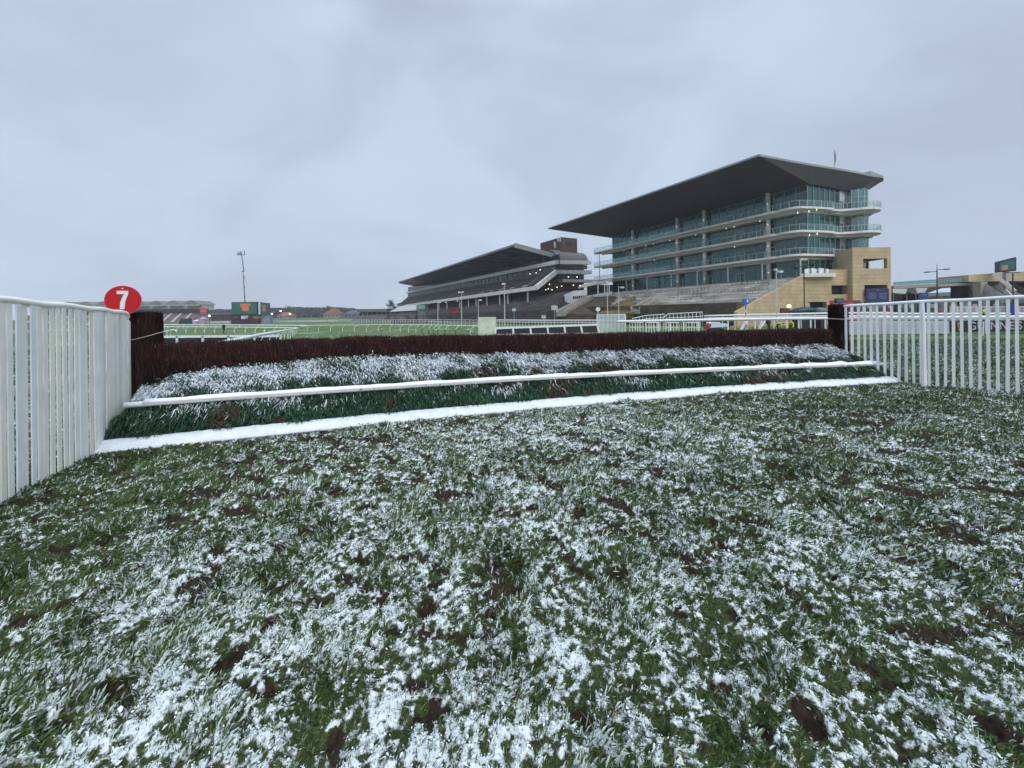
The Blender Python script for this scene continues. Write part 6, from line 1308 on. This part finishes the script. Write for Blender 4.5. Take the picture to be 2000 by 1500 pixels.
Y = 175; pv = thing('white_roof_stand', 'small far stand with a flat white roof left of the old grandstand', 'grandstand', (P(725, 610, Y).x, Y, gz(Y)))
a, b_ = P(695, 598.5, Y), P(757, 598, Y); mb = MB(); mb.ext([a, b_, b_-Vector((0, 0, 1.2)), a-Vector((0, 0, 1.2))], (0, 8, 0)); mb.build('roof', WHITE, pv); mb = MB(); mb.ext([a-Vector((-.5, 0, 1.2)), b_-Vector((.5, 0, 1.2)), b_-Vector((.5, 0, 2.6)), a-Vector((-.5, 0, 2.4))], (0, 7, 0)); mb.build('fascia', mat('blue_grey_fascia', (.12, .13, .15), .7, .1, .4), pv)
mb = MB(); mb.box(((a.x+b_.x)/2, Y+5, (a.z-2.6+gz(Y))/2), (b_.x-a.x-1, 3, a.z-2.6-gz(Y))); mb.build('back_wall', mat('smoky_wall', (.12, .115, .13), .9, .35, .9), pv)
for k in range(7): x = a.x+.8+(b_.x-a.x-1.6)*k/6; mb = MB(); mb.bar((x, Y+.3, gz(Y)), (x, Y+.3, a.z-2.5), .2, .2); mb.build('post', mat('smoky_post', (.25, .25, .28), .8, .1, 1), pv)
mb = MB()
for k in range(6): mb.prism([(a.x, Y-1-k*.8), (b_.x, Y-1-k*.8), (b_.x, Y-.2-k*.8), (a.x, Y-.2-k*.8)], gz(Y), gz(Y)+2.6-k*.42)
mb.build('steps', mat('blue_grey_steps', (.15, .15, .17), .9, .3, 1.2), pv)
def marq(label, pts, Y, dep):
    r = thing('marquee', label, 'marquee', P(pts[0][0], 612, Y)); mb = MB(); mb.ext([P(x, y, Y) for x, y in pts], (0, dep, 0)); mb.build('roof', TW, r)
    a, b_ = P(pts[0][0]+2, pts[0][1], Y+.3), P(pts[-1][0]-1, pts[0][1], Y+.3); mb = MB(); mb.box(((a.x+b_.x)/2, Y+dep/2, (a.z+gz(Y))/2), (abs(b_.x-a.x), dep*.8, a.z-gz(Y))); mb.build('wall', mat('dim_dark_canvas', (.12, .12, .13), .8, .4, .8), r)
marq('long white sloping marquee tucked under the left end of the old grandstand', [(760, 609), (783, 597.5), (800, 596), (813, 596), (813, 606)], 125, 8)
a, b_ = P(815, 596, 122), P(831, 607, 122); r = thing('green_kiosk', 'small green glazed kiosk right of the white marquee', 'kiosk', (a.x, 122, gz(122))); mb = MB(); mb.box(((a.x+b_.x)/2, 124, (a.z+gz(122))/2), (b_.x-a.x, 4, a.z-gz(122))); mb.build('body', mat('dim_dark_canvas', (0, 0, 0)), r); mb = MB(); mb.box(((a.x+b_.x)/2, 121.9, (a.z+b_.z)/2+.3), ((b_.x-a.x)*.9, .1, (a.z-b_.z)*.7)); mb.build('window', mat('pale_green_glass', (.14, .32, .26), .3, .1, 1), r)
mb = MB(); a, b_ = P(878, 604, 116), P(897, 611, 116); mb.box(((a.x+b_.x)/2, 116.8, (a.z+b_.z)/2), (b_.x-a.x, 1.2, a.z-b_.z)); r = thing('red_stall', 'dark red stall on the old terrace beside the tall lamp post', 'stall', (a.x, 116, b_.z)); mb.build('body', mat('dark_red_stall', (.20, .03, .03), .8, .2, 1), r); mb = MB(); mb.box(((a.x+b_.x)/2, 116.8, a.z+.1), (b_.x-a.x+.4, 1.6, .2)); mb.build('roof', mat('dark_red_stall', (0, 0, 0)), r)
for px, py, w_, lb in ((1083, 601, 13, 'larger pale green sign board at the foot of the dark terrace'), (1062, 619, 9, 'small white sign board low before the dark terrace'), (1004, 605, 8, 'narrow white sign board on the old terrace')):
    Y = 95; a = P(px, py, Y); r = thing('sign_board', lb, 'sign', (a.x, Y, gz(Y))); mb = MB(); mb.box(a, (w_*.12, .12, w_*.085)); mb.build('panel', mat('pale_green_sign', (.40, .48, .44), .6, .1, 1), r); mb = MB(); mb.bar((a.x, Y+.1, gz(Y)), (a.x, Y+.1, a.z), .1, .1); mb.build('post', STEEL, r)
# ================= bare trees =================
def bare_tree(px, ybase, ytop, Y, width, label, n=1600, dark=1.0, seed=0):
    rg = random.Random(seed+px); b_ = P(px, ybase, Y); top = P(px, ytop, Y); H = top.z-gz(Y); r = thing('bare_tree', label, 'tree', (b_.x, Y, gz(Y)), 'leafless trees on the skyline'); mb = MB(); ends = []
    mb.tube([(b_.x, Y, gz(Y)-.3), (b_.x+.1, Y, gz(Y)+H*.3), (b_.x, Y, gz(Y)+H*.85)], [H*.03, H*.02, H*.006], 6)
    for i in range(16):
        z0 = gz(Y)+H*rg.uniform(.22, .75); a = rg.uniform(0, 6.28); l = width*.5*rg.uniform(.5, 1)*(1.1-.5*(z0-gz(Y))/H); e = Vector((b_.x+l*math.cos(a), Y+l*math.sin(a), min(z0+H*rg.uniform(.08, .28), gz(Y)+H*.97))); mb.tube([(b_.x, Y, z0), Vector((b_.x, Y, z0)).lerp(e, .5)+Vector((0, 0, -.02*H)), e], [H*.012, H*.008, H*.003], 4); ends.append(e)
    mb.build('trunk', mat('tree_bark', (.07, .06, .05), .9, .2, 1), r)
    pts = []
    for _ in range(n):
        e = rg.choice(ends); k = rg.random()**.6; c = Vector((b_.x, Y, e.z-.1*H)).lerp(e, k); pts.append((c.x+rg.gauss(0, width*.07), c.y+rg.gauss(0, width*.07), c.z+rg.gauss(0, H*.05)))
    flakes('crown', np.array(pts), H*.022, [mat('twig_mass', (.085*dark, .072*dark, .066*dark), .9, .2, 1), mat('twig_mass_grey', (.12*dark, .10*dark, .095*dark), .9, .2, 1)], r)
bare_tree(764, 612, 587, 200, 6.5, 'bare tree between the white roofed stand and the old grandstand', 2200)
bare_tree(640, 620, 596, 300, 9, 'bare tree rising behind the pale walled house')
bare_tree(563, 620, 597, 310, 8, 'pointed bare tree behind the low red roofed house')
bare_tree(580, 620, 606, 330, 12, 'low bare tree right of the pointed one'); bare_tree(606, 620, 607, 330, 13, 'low spreading bare tree left of the pale walled house')
bare_tree(680, 618, 603, 260, 9, 'bare tree behind the grey roofed shed')
bare_tree(785, 612, 592, 230, 5, 'small bare tree touching the tip of the old stand')
bare_tree(428, 620, 608, 330, 16, 'low bare tree above the reddish brown building'); bare_tree(447, 620, 605, 330, 10, 'bare tree just left of the big screen')
# far woodland as one mass
n = 26000; X = R.uniform(-420, -60, n); ht = 5+6*fbm(X*.03, X*0, 1, 3, 5)+2.5*fbm(X*.2, X*0, 1, 2, 6); Yw = R.uniform(430, 470, n); Z = gz(440)+R.random(n)**.8*ht*1.15
tag(flakes('far_woodland', np.stack([X, Yw, Z], 1), 1.3, [MATS['twig_mass'], MATS['twig_mass_grey'], mat('far_bush', (.06, .07, .04), .9, .2, 1)], None), 'misty bare woodland along the horizon', 'woodland', kind='stuff')
# pale far rails and boards along the distant turn
mb = MB(); a, b_ = P(400, 627.5, 150), P(660, 624.5, 150); mb.ext([a, b_, b_-Vector((0, 0, .8)), a-Vector((0, 0, .8))], (0, .1, 0)); r = thing('distant_boards', 'long pale grey boards along the distant turn', 'boards', (a.x, 150, gz(150))); mb.build('panels', mat('pale_distant_boards', (.42, .46, .44), .8, .1, .2), r)
mb = MB()
for k in range(30): q_ = a.lerp(b_, k/29); mb.bar((q_.x, 150.2, gz(150)), (q_.x, 150.2, q_.z), .12, .12)
mb.bar(a+Vector((0, .2, -.1)), b_+Vector((0, .2, -.1)), .1, .1); mb.build('posts', STEEL, r)
# ================= haze =================
hb_ = MB(); hb_.box((0, 330, 39), (1700, 820, 84)); hz = hb_.build('haze', DARK); hz.data.materials.clear()
hm = bpy.data.materials.new('haze_air'); hm.use_nodes = True; nt = hm.node_tree; nt.nodes.remove(nt.nodes['Principled BSDF']); pv_ = nt.nodes.new('ShaderNodeVolumePrincipled')
pv_.inputs['Color'].default_value = (.93, .95, 1, 1); pv_.inputs['Density'].default_value = .00040; pv_.inputs['Anisotropy'].default_value = .2
nt.links.new(pv_.outputs[0], nt.nodes['Material Output'].inputs['Volume']); hz.data.materials.append(hm); tag(hz, 'pale winter haze over the racecourse', 'haze', kind='stuff')
